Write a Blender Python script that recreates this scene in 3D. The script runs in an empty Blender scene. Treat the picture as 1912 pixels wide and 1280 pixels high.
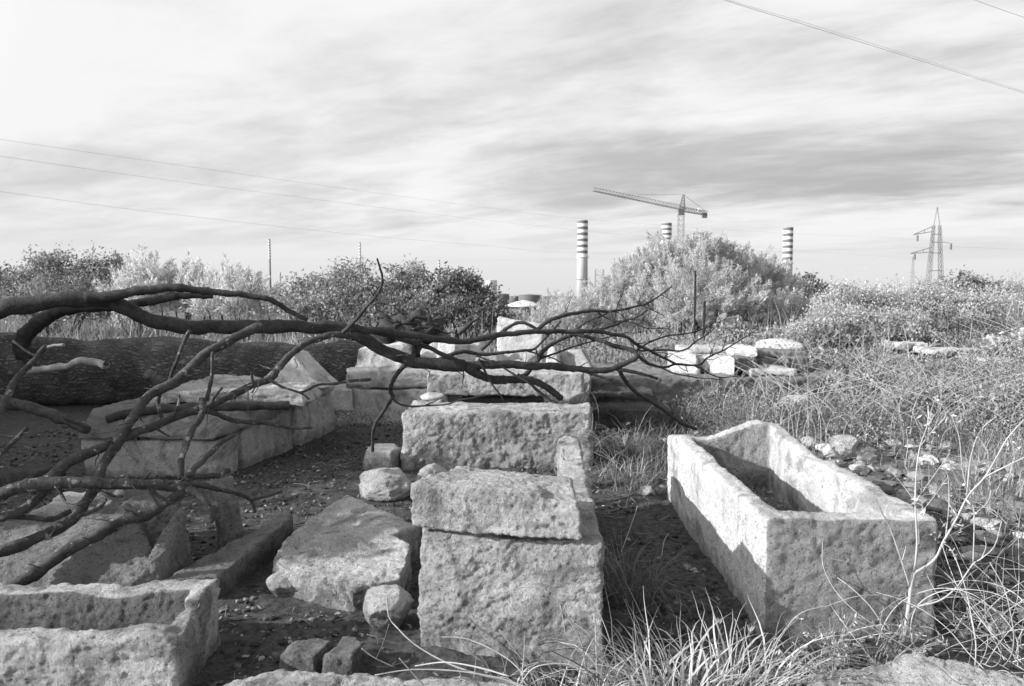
import bpy, bmesh, math, random
import numpy as np
from mathutils import Vector
random.seed(7)
R = math.radians
C = bpy.context.scene.collection
scene = bpy.context.scene

# ------------------------------------------------------------------ camera
LENS, SENS, IMW, IMH = 26.0, 36.0, 1912.0, 1280.0
FPX = LENS/SENS*IMW
CAMH = 1.6
PITCH = math.atan(90/FPX)
cam_d = bpy.data.cameras.new("camera"); cam = bpy.data.objects.new("camera", cam_d); C.objects.link(cam)
cam_d.lens = LENS; cam_d.sensor_width = SENS
cam.location = (0, 0, CAMH); cam.rotation_euler = (R(90)-PITCH, 0, 0)
cam_d.clip_start = 0.05; cam_d.clip_end = 6000
cam_d.dof.use_dof = True; cam_d.dof.focus_distance = 4.2; cam_d.dof.aperture_fstop = 5.0
scene.camera = cam

# ------------------------------------------------------------------ sun + sky
SUN_EL, SUN_AZ = R(23), R(16)             # from the left, a little behind the camera
to_sun = Vector((-math.cos(SUN_AZ)*math.cos(SUN_EL), -math.sin(SUN_AZ)*math.cos(SUN_EL), math.sin(SUN_EL)))
sun_d = bpy.data.lights.new("sun", 'SUN'); sun = bpy.data.objects.new("sun", sun_d); C.objects.link(sun)
sun_d.energy = 5.0; sun_d.angle = R(0.5); sun_d.color = (1, 1, 1)
sun.rotation_euler = to_sun.to_track_quat('Z', 'Y').to_euler()
world = bpy.data.worlds.new("World"); scene.world = world; world.use_nodes = True
wn = world.node_tree; wn.nodes.clear()
def N(nt, t, **kw):
    n = nt.nodes.new(t)
    for k, v in kw.items(): setattr(n, k, v)
    return n
def math_node(nt, op, a, b=None, c=None, clamp=False):
    m = N(nt, 'ShaderNodeMath', operation=op); m.use_clamp = clamp
    for i, s in enumerate((a, b, c)):
        if s is None: continue
        if isinstance(s, (int, float)): m.inputs[i].default_value = s
        else: nt.links.new(s, m.inputs[i])
    return m.outputs[0]
def mapr(nt, v, a, b, c, d, smooth=False):
    m = N(nt, 'ShaderNodeMapRange'); m.inputs[1].default_value = a; m.inputs[2].default_value = b
    m.inputs[3].default_value = c; m.inputs[4].default_value = d
    if smooth: m.interpolation_type = 'SMOOTHSTEP'
    nt.links.new(v, m.inputs[0]); return m.outputs[0]
def build_world():
    nt = wn; L = nt.links.new
    sky = N(nt, 'ShaderNodeTexSky', sky_type='NISHITA'); sky.sun_disc = False
    sky.sun_elevation = SUN_EL; sky.sun_rotation = math.atan2(to_sun.x, to_sun.y)
    sky.air_density = 1; sky.dust_density = 2
    bw = N(nt, 'ShaderNodeRGBToBW'); L(sky.outputs[0], bw.inputs[0])
    tc = N(nt, 'ShaderNodeTexCoord'); sep = N(nt, 'ShaderNodeSeparateXYZ'); L(tc.outputs['Generated'], sep.inputs[0])
    zc = math_node(nt, 'ADD', math_node(nt, 'MAXIMUM', sep.outputs[2], 0.0), 0.10)
    u = math_node(nt, 'DIVIDE', sep.outputs[0], zc); v = math_node(nt, 'DIVIDE', sep.outputs[1], zc)
    ca, sa = math.cos(R(150)), math.sin(R(150))          # direction the cloud streets run
    al = math_node(nt, 'ADD', math_node(nt, 'MULTIPLY', u, ca), math_node(nt, 'MULTIPLY', v, sa))
    ac = math_node(nt, 'SUBTRACT', math_node(nt, 'MULTIPLY', v, ca), math_node(nt, 'MULTIPLY', u, sa))
    def layer(sa_, sc_, off, detail, rough, dist):
        c = N(nt, 'ShaderNodeCombineXYZ')
        L(math_node(nt, 'MULTIPLY', al, sa_), c.inputs[0]); L(math_node(nt, 'MULTIPLY', ac, sc_), c.inputs[1]); c.inputs[2].default_value = off
        n = N(nt, 'ShaderNodeTexNoise'); n.inputs['Scale'].default_value = 1.0; n.inputs['Detail'].default_value = detail
        n.inputs['Roughness'].default_value = rough; n.inputs['Distortion'].default_value = dist
        L(c.outputs[0], n.inputs['Vector']); return n.outputs[0]
    n1 = layer(0.50, 0.8, 11.18, 7, 0.55, 0.25)
    n2 = layer(1.7, 3.0, 20.73, 10, 0.60, 0.3)
    n3 = layer(0.20, 0.3, 23.81, 3, 0.45, 0.1)
    s = math_node(nt, 'ADD', math_node(nt, 'MULTIPLY', n1, 0.44), math_node(nt, 'MULTIPLY', n2, 0.22))
    s = math_node(nt, 'ADD', s, math_node(nt, 'MULTIPLY', n3, 0.34))
    t = mapr(nt, s, 0.39, 0.575, 0.0, 1.0, True)
    # thin cloud is bright, thick cloud greyer; brighter towards the sun side, greyer to the right
    side = mapr(nt, sep.outputs[0], -0.6, 0.6, 0.0, 1.0)
    lo = mapr(nt, side, 0, 1, 0.62, 0.42); hi = mapr(nt, side, 0, 1, 0.90, 0.92)
    cl = N(nt, 'ShaderNodeMix'); cl.data_type = 'FLOAT'
    L(t, cl.inputs[0]); L(lo, cl.inputs[2]); L(hi, cl.inputs[3])
    # cloud deck thins into pale even air near the horizon
    hz = mapr(nt, sep.outputs[2], 0.02, 0.12, 0.0, 0.92, True)
    base = math_node(nt, 'MULTIPLY', math_node(nt, 'MINIMUM', math_node(nt, 'MULTIPLY', bw.outputs[0], 0.11), 0.8), 1.0)
    base = math_node(nt, 'ADD', math_node(nt, 'MULTIPLY', base, 0.25), 0.70)
    mx = N(nt, 'ShaderNodeMix'); mx.data_type = 'FLOAT'
    L(hz, mx.inputs[0]); L(base, mx.inputs[2]); L(cl.outputs[0], mx.inputs[3])
    # unseen sky overhead and behind dimmed to cut fill on front faces
    up = mapr(nt, sep.outputs[2], 0.42, 0.85, 1.0, 0.45, True); bk = mapr(nt, sep.outputs[1], -0.35, 0.25, 0.85, 1.0, True)
    lum = math_node(nt, 'MULTIPLY', math_node(nt, 'MULTIPLY', mx.outputs[0], up), bk)
    # thin cloud glows round the sun
    dp = N(nt, 'ShaderNodeVectorMath', operation='DOT_PRODUCT'); L(tc.outputs['Generated'], dp.inputs[0]); dp.inputs[1].default_value = tuple(to_sun)
    glow = math_node(nt, 'POWER', mapr(nt, dp.outputs['Value'], 0.36, 1.0, 0.0, 1.0), 1.4)
    lum = math_node(nt, 'MULTIPLY', lum, math_node(nt, 'ADD', 1.0, math_node(nt, 'MULTIPLY', glow, 2.8)))
    bg = N(nt, 'ShaderNodeBackground'); bg.inputs[1].default_value = 0.86
    L(lum, bg.inputs[0])
    out = N(nt, 'ShaderNodeOutputWorld'); L(bg.outputs[0], out.inputs[0])
build_world()
scene.view_settings.view_transform = 'Standard'; scene.view_settings.look = 'None'
scene.view_settings.exposure = 0.28; scene.view_settings.gamma = 1.0
scene.cycles.max_bounces = 4; scene.cycles.diffuse_bounces = 3; scene.cycles.transparent_max_bounces = 8

# ------------------------------------------------------------------ pixel -> place helpers (photo pixels, 1912 wide)
sp, cp = math.sin(PITCH), math.cos(PITCH)
def ray(px, py):
    a = (px-956)/FPX; b = (640-py)/FPX
    return a, cp + b*sp, b*cp - sp
def P(px, py, Y):
    a, dy, dz = ray(px, py); t = Y/dy
    return (a*t, Y, CAMH + dz*t)
def G(px, py, z=0.0):
    a, dy, dz = ray(px, py); t = (z-CAMH)/dz
    return (a*t, dy*t, z)

# ------------------------------------------------------------------ numpy noise
_rs = np.random.RandomState(11)
_perm = _rs.permutation(512).astype(np.int64)
_g = _rs.normal(size=(512, 3)); _g /= np.linalg.norm(_g, axis=1)[:, None]
def noise3(p):
    p = np.asarray(p, float); i = np.floor(p).astype(np.int64); f = p - i
    w = f*f*f*(f*(f*6-15)+10); out = 0
    for dx in (0, 1):
        for dy in (0, 1):
            for dz in (0, 1):
                h = _perm[(_perm[(_perm[(i[:, 0]+dx) & 511] + i[:, 1]+dy) & 511] + i[:, 2]+dz) & 511]
                g = _g[h]
                d = g[:, 0]*(f[:, 0]-dx) + g[:, 1]*(f[:, 1]-dy) + g[:, 2]*(f[:, 2]-dz)
                wt = (w[:, 0] if dx else 1-w[:, 0])*(w[:, 1] if dy else 1-w[:, 1])*(w[:, 2] if dz else 1-w[:, 2])
                out = out + d*wt
    return out*1.6
def fbm(p, o=4, g=0.5):
    a = 1.0; s = 0; p = np.array(p, float)
    for k in range(o):
        s = s + a*noise3(p); p = p*2.03 + 17.3; a *= g
    return s
def facet(p, seed=0):
    """broken, chipped surface: each cell is its own tilted plane"""
    p = np.asarray(p, float); i = np.floor(p).astype(np.int64); best = np.full(len(p), 9e9); val = np.zeros(len(p))
    for dx in (-1, 0, 1):
        for dy in (-1, 0, 1):
            for dz in (-1, 0, 1):
                c = i + (dx, dy, dz); h = _perm[(_perm[(_perm[(c[:, 0]+seed) & 511] + c[:, 1]) & 511] + c[:, 2]) & 511]
                q = p - (c + .5 + _g[h]*.45); d = (q*q).sum(1); m = d < best
                v = (q*_g[(h+101) & 511]).sum(1)*.9 + _g[(h+57) & 511][:, 0]*.35
                best = np.where(m, d, best); val = np.where(m, v, val)
    return val
def sstep(x, a, b):
    t = np.clip((x-a)/(b-a), 0, 1); return t*t*(3-2*t)

# ------------------------------------------------------------------ object helpers
def tag(o, label=None, cat=None, group=None, kind=None):
    if label: o['label'] = label
    if cat: o['category'] = cat
    if group: o['group'] = group
    if kind: o['kind'] = kind
    return o
def empty(name, loc, label, cat, group=None):
    o = bpy.data.objects.new(name, None); C.objects.link(o); o.location = loc; o.empty_display_size = 0.1
    return tag(o, label, cat, group)
def mesh_obj(name, V, F, mat, parent=None, loc=None, smooth=True, tone=None):
    """V (n,3) world coords, F (m,k) array or a list of arrays with equal k each."""
    V = np.asarray(V, float)
    base = np.array(parent.location) if parent is not None else (np.array(loc) if loc is not None else None)
    if base is None:
        lo, hi = V.min(0), V.max(0); base = np.array([(lo[0]+hi[0])/2, (lo[1]+hi[1])/2, lo[2]])
    me = bpy.data.meshes.new(name)
    Fs = F if isinstance(F, list) and len(F) and isinstance(F[0], np.ndarray) and F[0].ndim == 2 else [np.asarray(F)]
    Fs = [f for f in Fs if len(f)]
    me.vertices.add(len(V)); me.vertices.foreach_set('co', (V-base).astype(np.float32).ravel())
    loops = np.concatenate([f.ravel() for f in Fs]); me.loops.add(len(loops)); me.loops.foreach_set('vertex_index', loops.astype(np.int32))
    tot = np.concatenate([np.full(len(f), f.shape[1]) for f in Fs]); st = np.concatenate([[0], np.cumsum(tot)[:-1]])
    me.polygons.add(len(tot)); me.polygons.foreach_set('loop_start', st.astype(np.int32))
    try: me.polygons.foreach_set('loop_total', tot.astype(np.int32))
    except Exception: pass
    me.polygons.foreach_set('use_smooth', np.full(len(tot), smooth))
    if tone is not None:
        at = me.attributes.new('tone', 'FLOAT', 'POINT'); at.data.foreach_set('value', np.asarray(tone, np.float32))
    me.update(calc_edges=True); me.validate()
    me.materials.append(mat)
    o = bpy.data.objects.new(name, me); C.objects.link(o)
    if parent is not None: o.parent = parent
    else: o.location = base
    return o
class MB:
    """collects simple solids into one mesh"""
    def __init__(s): s.V = []; s.Q = []; s.T = []; s.n = 0
    def add(s, V, Q=None, T=None):
        if Q is not None and len(Q): s.Q.append(np.asarray(Q)+s.n)
        if T is not None and len(T): s.T.append(np.asarray(T)+s.n)
        s.V.append(np.asarray(V, float)); s.n += len(V)
    def bar(s, a, b, r, k=4):
        a = np.array(a, float); b = np.array(b, float); d = b-a; L = np.linalg.norm(d)
        if L < 1e-6: return
        d /= L; u = np.cross(d, [0, 0, 1.0]) if abs(d[2]) < .9 else np.cross(d, [1.0, 0, 0]); u /= np.linalg.norm(u); w = np.cross(d, u)
        an = np.arange(k)*2*np.pi/k + np.pi/4
        ring = np.cos(an)[:, None]*u*r + np.sin(an)[:, None]*w*r
        V = np.vstack([a+ring, b+ring]); Q = [[i, (i+1) % k, k+(i+1) % k, k+i] for i in range(k)]
        if k == 4: Q += [[3, 2, 1, 0], [4, 5, 6, 7]]
        s.add(V, Q)
    def box(s, c, h):
        c = np.array(c, float); V = [c+np.array(h)*np.array(q) for q in ((-1,-1,-1),(1,-1,-1),(1,1,-1),(-1,1,-1),(-1,-1,1),(1,-1,1),(1,1,1),(-1,1,1))]
        s.add(V, [[3,2,1,0],[4,5,6,7],[0,1,5,4],[1,2,6,5],[2,3,7,6],[3,0,4,7]])
    def lathe(s, x, y, prof, k=32):
        an = np.arange(k)*2*np.pi/k; V = []
        for r, z in prof: V += [[x+r*math.cos(t), y+r*math.sin(t), z] for t in an]
        Q = [[j*k+i, j*k+(i+1) % k, (j+1)*k+(i+1) % k, (j+1)*k+i] for j in range(len(prof)-1) for i in range(k)]
        s.add(V, Q)
    def build(s, name, mat, parent=None, smooth=False, **kw):
        F = []
        if s.Q: F.append(np.vstack(s.Q))
        if s.T: F.append(np.vstack(s.T))
        return mesh_obj(name, np.vstack(s.V), F, mat, parent, smooth=smooth, **kw)

# ------------------------------------------------------------------ materials (the photograph is monochrome: every colour is a grey)
def g3(v): return (v, v, v, 1)
def base_mat(name, rough=0.95):
    m = bpy.data.materials.new(name); m.use_nodes = True; nt = m.node_tree; b = nt.nodes['Principled BSDF']
    b.inputs['Roughness'].default_value = rough
    for k in ('Specular IOR Level',):
        if k in b.inputs: b.inputs[k].default_value = 0.2
    return m, nt, b
def nz(nt, vec, scale, detail=4, rough=0.55, dist=0.0):
    n = N(nt, 'ShaderNodeTexNoise'); n.inputs['Scale'].default_value = scale; n.inputs['Detail'].default_value = detail
    n.inputs['Roughness'].default_value = rough; n.inputs['Distortion'].default_value = dist
    nt.links.new(vec, n.inputs['Vector']); return n.outputs[0]
def stone_mat(name, val=0.38, var=0.3, bump=0.6, fine=60, lichen=0.35):
    m, nt, b = base_mat(name); L = nt.links.new
    tc = N(nt, 'ShaderNodeTexCoord').outputs['Object']
    big = nz(nt, tc, 2.2, 5, 0.6, 0.3); med = nz(nt, tc, 11, 5, 0.6); fin = nz(nt, tc, fine, 3, 0.7)
    s = math_node(nt, 'ADD', math_node(nt, 'MULTIPLY', mapr(nt, big, .3, .7, -1, 1), 0.60), math_node(nt, 'MULTIPLY', mapr(nt, med, .3, .7, -1, 1), 0.40))
    s = math_node(nt, 'ADD', s, math_node(nt, 'MULTIPLY', mapr(nt, fin, .3, .7, -1, 1), 0.35))
    val_n = math_node(nt, 'MULTIPLY', math_node(nt, 'ADD', math_node(nt, 'MULTIPLY', s, var), 1.0), val)
    li = mapr(nt, nz(nt, tc, 6, 8, 0.72, 0.6), 0.54, 0.66, 1.0, 1.0-lichen, True)
    sp_ = mapr(nt, nz(nt, tc, 75, 3, 0.6), 0.57, 0.66, 1.0, 0.45)
    stn = mapr(nt, nz(nt, tc, 1.9, 8, 0.66, 1.6), 0.48, 0.63, 1.0, 0.55, True)     # dark weather stains
    val_n = math_node(nt, 'MULTIPLY', math_node(nt, 'MULTIPLY', math_node(nt, 'MULTIPLY', val_n, li), sp_), stn)
    at = N(nt, 'ShaderNodeAttribute', attribute_name='tone')      # painted shade on front and inner faces, plus wear and soil
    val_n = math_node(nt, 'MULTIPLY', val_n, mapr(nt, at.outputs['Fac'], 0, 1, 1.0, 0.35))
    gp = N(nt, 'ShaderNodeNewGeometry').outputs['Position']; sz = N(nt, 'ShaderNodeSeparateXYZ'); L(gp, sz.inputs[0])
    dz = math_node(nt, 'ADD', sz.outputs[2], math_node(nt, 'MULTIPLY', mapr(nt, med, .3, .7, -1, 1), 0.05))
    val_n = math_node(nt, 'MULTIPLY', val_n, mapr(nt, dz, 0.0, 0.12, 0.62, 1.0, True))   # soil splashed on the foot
    val_n = math_node(nt, 'MINIMUM', math_node(nt, 'MAXIMUM', val_n, 0.03), 0.85)
    L(val_n, b.inputs['Base Color'])
    vo = N(nt, 'ShaderNodeTexVoronoi'); vo.inputs['Scale'].default_value = fine*0.6; L(tc, vo.inputs['Vector'])
    rd = math_node(nt, 'ABSOLUTE', mapr(nt, nz(nt, tc, 13, 6, 0.68, 0.4), .3, .7, -1, 1))
    h = math_node(nt, 'ADD', math_node(nt, 'MULTIPLY', nz(nt, tc, 46, 8, 0.8, 0.3), 0.9), math_node(nt, 'MULTIPLY', nz(nt, tc, 150, 4, 0.8), 0.42))
    h = math_node(nt, 'ADD', h, math_node(nt, 'MULTIPLY', mapr(nt, vo.outputs['Distance'], 0, .30, 0, 1), 0.09))
    h = math_node(nt, 'ADD', h, math_node(nt, 'MULTIPLY', math_node(nt, 'MINIMUM', rd, 0.5), 0.35))
    bp = N(nt, 'ShaderNodeBump'); bp.inputs['Strength'].default_value = min(1.0, bump*1.3); bp.inputs['Distance'].default_value = 0.075*bump
    L(h, bp.inputs['Height']); L(bp.outputs[0], b.inputs['Normal'])
    return m
def bark_mat(name, val=0.07, hi=0.14, sx=1.0, bump=0.8, lich=0.0):
    m, nt, b = base_mat(name, 0.8); L = nt.links.new
    tc = N(nt, 'ShaderNodeTexCoord').outputs['Object']
    n1 = nz(nt, tc, 9*sx, 5, 0.65); n2 = nz(nt, tc, 60*sx, 4, 0.7)
    f = math_node(nt, 'ADD', math_node(nt, 'MULTIPLY', n1, 0.6), math_node(nt, 'MULTIPLY', n2, 0.4))
    v = mapr(nt, f, 0.38, 0.66, val, hi)
    if lich:
        lm = mapr(nt, nz(nt, tc, 16, 6, 0.72), 0.57, 0.66, 0, 1, True)
        mx = N(nt, 'ShaderNodeMix'); mx.data_type = 'FLOAT'; L(lm, mx.inputs[0]); L(v, mx.inputs[2]); mx.inputs[3].default_value = lich; v = mx.outputs[0]
    L(v, b.inputs['Base Color'])
    bp = N(nt, 'ShaderNodeBump'); bp.inputs['Strength'].default_value = bump; bp.inputs['Distance'].default_value = 0.02
    L(f, bp.inputs['Height']); L(bp.outputs[0], b.inputs['Normal'])
    return m
def leaf_mat(name, lo, hi, trans=0.25, rough=0.6, alpha=None):
    m = bpy.data.materials.new(name); m.use_nodes = True; nt = m.node_tree; nt.nodes.clear(); L = nt.links.new
    at = N(nt, 'ShaderNodeAttribute', attribute_name='tone')
    v = mapr(nt, at.outputs['Fac'], 0, 1, lo, hi)
    d = N(nt, 'ShaderNodeBsdfDiffuse'); t = N(nt, 'ShaderNodeBsdfTranslucent'); g = N(nt, 'ShaderNodeBsdfGlossy'); g.inputs['Roughness'].default_value = rough
    L(v, d.inputs[0]); L(v, t.inputs[0]); g.inputs[0].default_value = g3(0.6)
    mx = N(nt, 'ShaderNodeMixShader'); mx.inputs[0].default_value = trans; L(d.outputs[0], mx.inputs[1]); L(t.outputs[0], mx.inputs[2])
    m2 = N(nt, 'ShaderNodeMixShader'); m2.inputs[0].default_value = 0.04; L(mx.outputs[0], m2.inputs[1]); L(g.outputs[0], m2.inputs[2])
    o = N(nt, 'ShaderNodeOutputMaterial'); L(m2.outputs[0], o.inputs[0]); return m
def plain(name, v, rough=0.8, var=0.15, scale=1.0):
    m, nt, b = base_mat(name, rough); tc = N(nt, 'ShaderNodeTexCoord').outputs['Object']
    nt.links.new(mapr(nt, nz(nt, tc, scale, 5, .6), .3, .7, v*(1-var), v*(1+var)), b.inputs['Base Color']); return m

M_STONE = stone_mat('limestone', 0.74, 0.50, 0.74, 70, 0.5)
M_STONE_L = stone_mat('pale_limestone', 0.63, 0.28, 0.50, 70, 0.28)
M_STONE_S = stone_mat('smooth_limestone', 0.46, 0.42, 0.55, 60, 0.3)
M_STONE_G = stone_mat('grey_limestone', 0.36, 0.4, 0.75, 55, 0.4)
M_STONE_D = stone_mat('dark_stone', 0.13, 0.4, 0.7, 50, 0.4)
M_BARK = bark_mat('dark_bark', 0.025, 0.085)
M_BARK_L = bark_mat('weathered_branch', 0.032, 0.11, 1.0, 0.8, 0.34)
M_WOODEND = bark_mat('broken_wood', 0.18, 0.34, 2.0, 0.5)
M_SCAR = bark_mat('charred_scar', .02, .05)
M_TRUNKWOOD = bark_mat('twig_bark', 0.09, 0.2)

# ------------------------------------------------------------------ ground
def Hgt(x, y):
    x = np.asarray(x, float); y = np.asarray(y, float)
    p = np.stack([x, y, np.zeros_like(x)], -1).reshape(-1, 3)
    n = (fbm(p*0.6, 3)*0.035 + fbm(p*3.1, 3)*0.012).reshape(x.shape)
    h = n*sstep(np.hypot(x, y), 0.5, 3)
    h = h + 0.42*sstep(x, 2.8, 8.0)*sstep(y, 6.0, 13.0)
    h = h + 0.9*sstep(x, 5, 16)*sstep(y, 14, 30) * (1-sstep(y, 60, 200))
    h = h + 0.10*sstep(x, 2.1, 2.7)*(1-sstep(x, 3.5, 6))*sstep(y, 3.5, 5)
    h = h - 0.015*(x < 1.2) - 6.5*sstep(y, 42, 140)
    return h
def grid_axis(lo, hi, step, far_lo, far_hi, g=1.12):
    a = list(np.arange(lo, hi, step)); s = step; v = hi
    while v < far_hi: a.append(v); s *= g; v += s
    a.append(far_hi); s = step; v = lo-step; b = []
    while v > far_lo: b.append(v); s *= g; v -= s
    b.append(far_lo); return np.array(sorted(b)+a)
xs = grid_axis(-4.2, 5.5, 0.035, -2600, 2600); ys = grid_axis(1.6, 9.5, 0.035, -60, 4000)
XX, YY = np.meshgrid(xs, ys); ZZ = Hgt(XX, YY)
pp = np.stack([XX.ravel(), YY.ravel(), np.zeros(XX.size)], 1)
near = (np.exp(-((XX-0)/7)**2)*np.exp(-((YY-5)/7)**2)).ravel()
ZZ = ZZ + (near*(np.maximum(fbm(pp*7, 3), -0.15)*0.020 + np.maximum(fbm(pp*24+5, 2), 0)*0.012)).reshape(ZZ.shape)
nx_, ny_ = len(xs), len(ys); ii = np.arange(nx_*ny_).reshape(ny_, nx_)
GF = np.stack([ii[:-1, :-1], ii[:-1, 1:], ii[1:, 1:], ii[1:, :-1]], -1).reshape(-1, 4)
def ground_mat():
    m, nt, b = base_mat('soil', 1.0); L = nt.links.new
    tc = N(nt, 'ShaderNodeTexCoord').outputs['Object']; sep = N(nt, 'ShaderNodeSeparateXYZ'); L(tc, sep.inputs[0])
    wob = math_node(nt, 'MULTIPLY', mapr(nt, nz(nt, tc, 0.8, 4, .6), .3, .7, -1, 1), 0.9)
    mx_ = mapr(nt, math_node(nt, 'ADD', sep.outputs[0], wob), 1.9, 3.4, 0, 1, True)
    my_ = mapr(nt, math_node(nt, 'ADD', sep.outputs[1], wob), 10.5, 13, 0, 1, True)
    msk = math_node(nt, 'MAXIMUM', mx_, my_)
    d = mapr(nt, nz(nt, tc, 22, 6, .75), .35, .68, 0.035, 0.15)
    fl = mapr(nt, nz(nt, tc, 48, 3, .6), .68, .74, 0, 0.14)
    d = math_node(nt, 'ADD', d, fl)
    g = mapr(nt, nz(nt, tc, 7, 7, .75), .33, .68, 0.06, 0.26)
    mm = N(nt, 'ShaderNodeMix'); mm.data_type = 'FLOAT'; L(msk, mm.inputs[0]); L(d, mm.inputs[2]); L(g, mm.inputs[3])
    L(mm.outputs[0], b.inputs['Base Color'])
    bp = N(nt, 'ShaderNodeBump'); bp.inputs['Strength'].default_value = 0.9; bp.inputs['Distance'].default_value = 0.03
    L(nz(nt, tc, 35, 6, .75), bp.inputs['Height']); L(bp.outputs[0], b.inputs['Normal']); return m
M_SOIL = ground_mat()
gnd = mesh_obj('ground', np.stack([XX.ravel(), YY.ravel(), ZZ.ravel()], 1), GF, M_SOIL, loc=(0, 0, 0))
tag(gnd, kind='structure')

# ------------------------------------------------------------------ stones
def remesh(V, F, vox):
    me = bpy.data.meshes.new('t'); me.from_pydata([tuple(v) for v in V], [], [list(map(int, f)) for f in F]); me.update()
    bm = bmesh.new(); bm.from_mesh(me); bmesh.ops.recalc_face_normals(bm, faces=bm.faces); bm.to_mesh(me); bm.free()
    o = bpy.data.objects.new('t', me); C.objects.link(o)
    md = o.modifiers.new('r', 'REMESH'); md.mode = 'VOXEL'; md.voxel_size = vox
    dg = bpy.context.evaluated_depsgraph_get(); ev = o.evaluated_get(dg); em = ev.to_mesh()
    n = len(em.vertices); v = np.empty(n*3); em.vertices.foreach_get('co', v); v = v.reshape(-1, 3)
    ls = np.empty(len(em.loops), np.int64); em.loops.foreach_get('vertex_index', ls)
    tot = np.empty(len(em.polygons), np.int64); em.polygons.foreach_get('loop_total', tot)
    st = np.concatenate([[0], np.cumsum(tot)[:-1]])
    q = st[tot == 4]; t = st[tot == 3]
    Q = np.stack([ls[q+k] for k in range(4)], 1) if len(q) else np.zeros((0, 4), int)
    T = np.stack([ls[t+k] for k in range(3)], 1) if len(t) else np.zeros((0, 3), int)
    ev.to_mesh_clear(); bpy.data.objects.remove(o); bpy.data.meshes.remove(me)
    return v, Q, T
def edges_of(Q, T):
    E = [Q[:, [k, (k+1) % 4]] for k in range(4)] + ([T[:, [k, (k+1) % 3]] for k in range(3)] if len(T) else [])
    return np.vstack(E)
def lap(V, E, it, w=0.5):
    n = len(V); deg = np.bincount(E.ravel(), minlength=n).astype(float)[:, None]; deg[deg == 0] = 1
    for _ in range(it):
        s = np.stack([np.bincount(E[:, 0], V[E[:, 1], k], n) + np.bincount(E[:, 1], V[E[:, 0], k], n) for k in range(3)], 1)
        V = V + w*(s/deg - V)
    return V
def normals(V, Q, T):
    N_ = np.zeros_like(V)
    for F in ([Q, T] if len(T) else [Q]):
        if not len(F): continue
        fn = np.cross(V[F[:, 2]]-V[F[:, 0]], V[F[:, -1]]-V[F[:, 1]]) if F.shape[1] == 4 else np.cross(V[F[:, 1]]-V[F[:, 0]], V[F[:, 2]]-V[F[:, 0]])
        for k in range(F.shape[1]):
            for c in range(3): N_[:, c] += np.bincount(F[:, k], fn[:, c], len(V))
    l = np.linalg.norm(N_, axis=1)[:, None]; l[l == 0] = 1
    return N_/l
def carve(name, V, F, mat, vox=0.014, smooth=3, low=0.015, mid=0.008, hi=0.004, chip=0.03, pit=0.0, strata=0.0, post=None, stroke=0.0, shade_wear=None, seed=0, parent=None, label=None, cat='stone', group=None):
    v, Q, T = remesh(V, F, vox); E = edges_of(Q, T)
    if post is not None: v = post(v)
    v0 = v; v = lap(v, E, smooth)
    em = np.clip(np.linalg.norm(v-v0, axis=1)/vox*1.2, 0, 1)
    for _ in range(3): em = np.maximum(em*0.9, lap(em[:, None].repeat(3, 1), E, 2, 0.8)[:, 0])
    n = normals(v, Q, T); off = seed*13.7
    wv = v + .045*np.stack([noise3(v*7+o_)+.4*noise3(v*23+o_) for o_ in (3, 33, 73)], 1)
    d = low*.7*fbm(v*2.2+off, 3) + mid*((.25+.75*sstep(fbm(v*3.3+off+5, 3), -.4, .5))*(.62*facet(wv*np.array([8, 8, 11])+off, seed)+.34*facet(wv*21+off, seed+3)) + .34*fbm(wv*17+off, 4, 0.75)) + hi*.95*fbm(v*38+off, 2, .7)
    if chip: d -= chip*em*np.clip(fbm(v*5+off+50, 4, 0.6)+0.12, 0, 1.2)
    if pit: d -= pit*np.clip(noise3(wv*24+off)-0.2, 0, 1)*1.6 + pit*0.8*np.clip(noise3(v*48+off)-0.1, 0, 1)
    if strata: d += strata*fbm(v*np.array([2.5, 2.5, 30])+off, 3, .6)
    if stroke:      # slanting tool marks
        st_ = np.stack([(wv[:, 0]*.75+wv[:, 2]*.66)*3.2, wv[:, 1]*7, (wv[:, 2]*.75-wv[:, 0]*.66)*15], 1)
        d += stroke*fbm(st_+off, 4, .6)
    v = v + n*d[:, None]
    o = mesh_obj(name, v, [Q, T], mat, parent, tone=(shade_wear(v, n) if shade_wear is not None else np.zeros(len(v))))  # vertex tone carries painted shade as well as wear and soil
    if label: tag(o, label, cat, group)
    return o
BOXF = [[3,2,1,0],[4,5,6,7],[0,1,5,4],[1,2,6,5],[2,3,7,6],[3,0,4,7]]
def hexa(fl, fr, br, bl, z0, z1, top=None):
    """footprint corners front-left, front-right, back-right, back-left"""
    V = [(p[0], p[1], z0) for p in (fl, fr, br, bl)]
    V += [(p[0], p[1], (p[2] if len(p) > 2 else z1)) for p in (top or (fl, fr, br, bl))]
    return V
def prism(poly, z0, z1, shrink=0.0):
    """poly of (x,y[,ztop]) ordered; flat base"""
    n = len(poly); cx = sum(p[0] for p in poly)/n; cy = sum(p[1] for p in poly)/n
    V = [(p[0]+(cx-p[0])*0, p[1], z0) for p in poly] + [(p[0]+(cx-p[0])*shrink, p[1]+(cy-p[1])*shrink, p[2] if len(p) > 2 else z1) for p in poly]
    F = [list(range(n))[::-1], list(range(n, 2*n))] + [[i, (i+1) % n, n+(i+1) % n, n+i] for i in range(n)]
    return V, F
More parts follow.
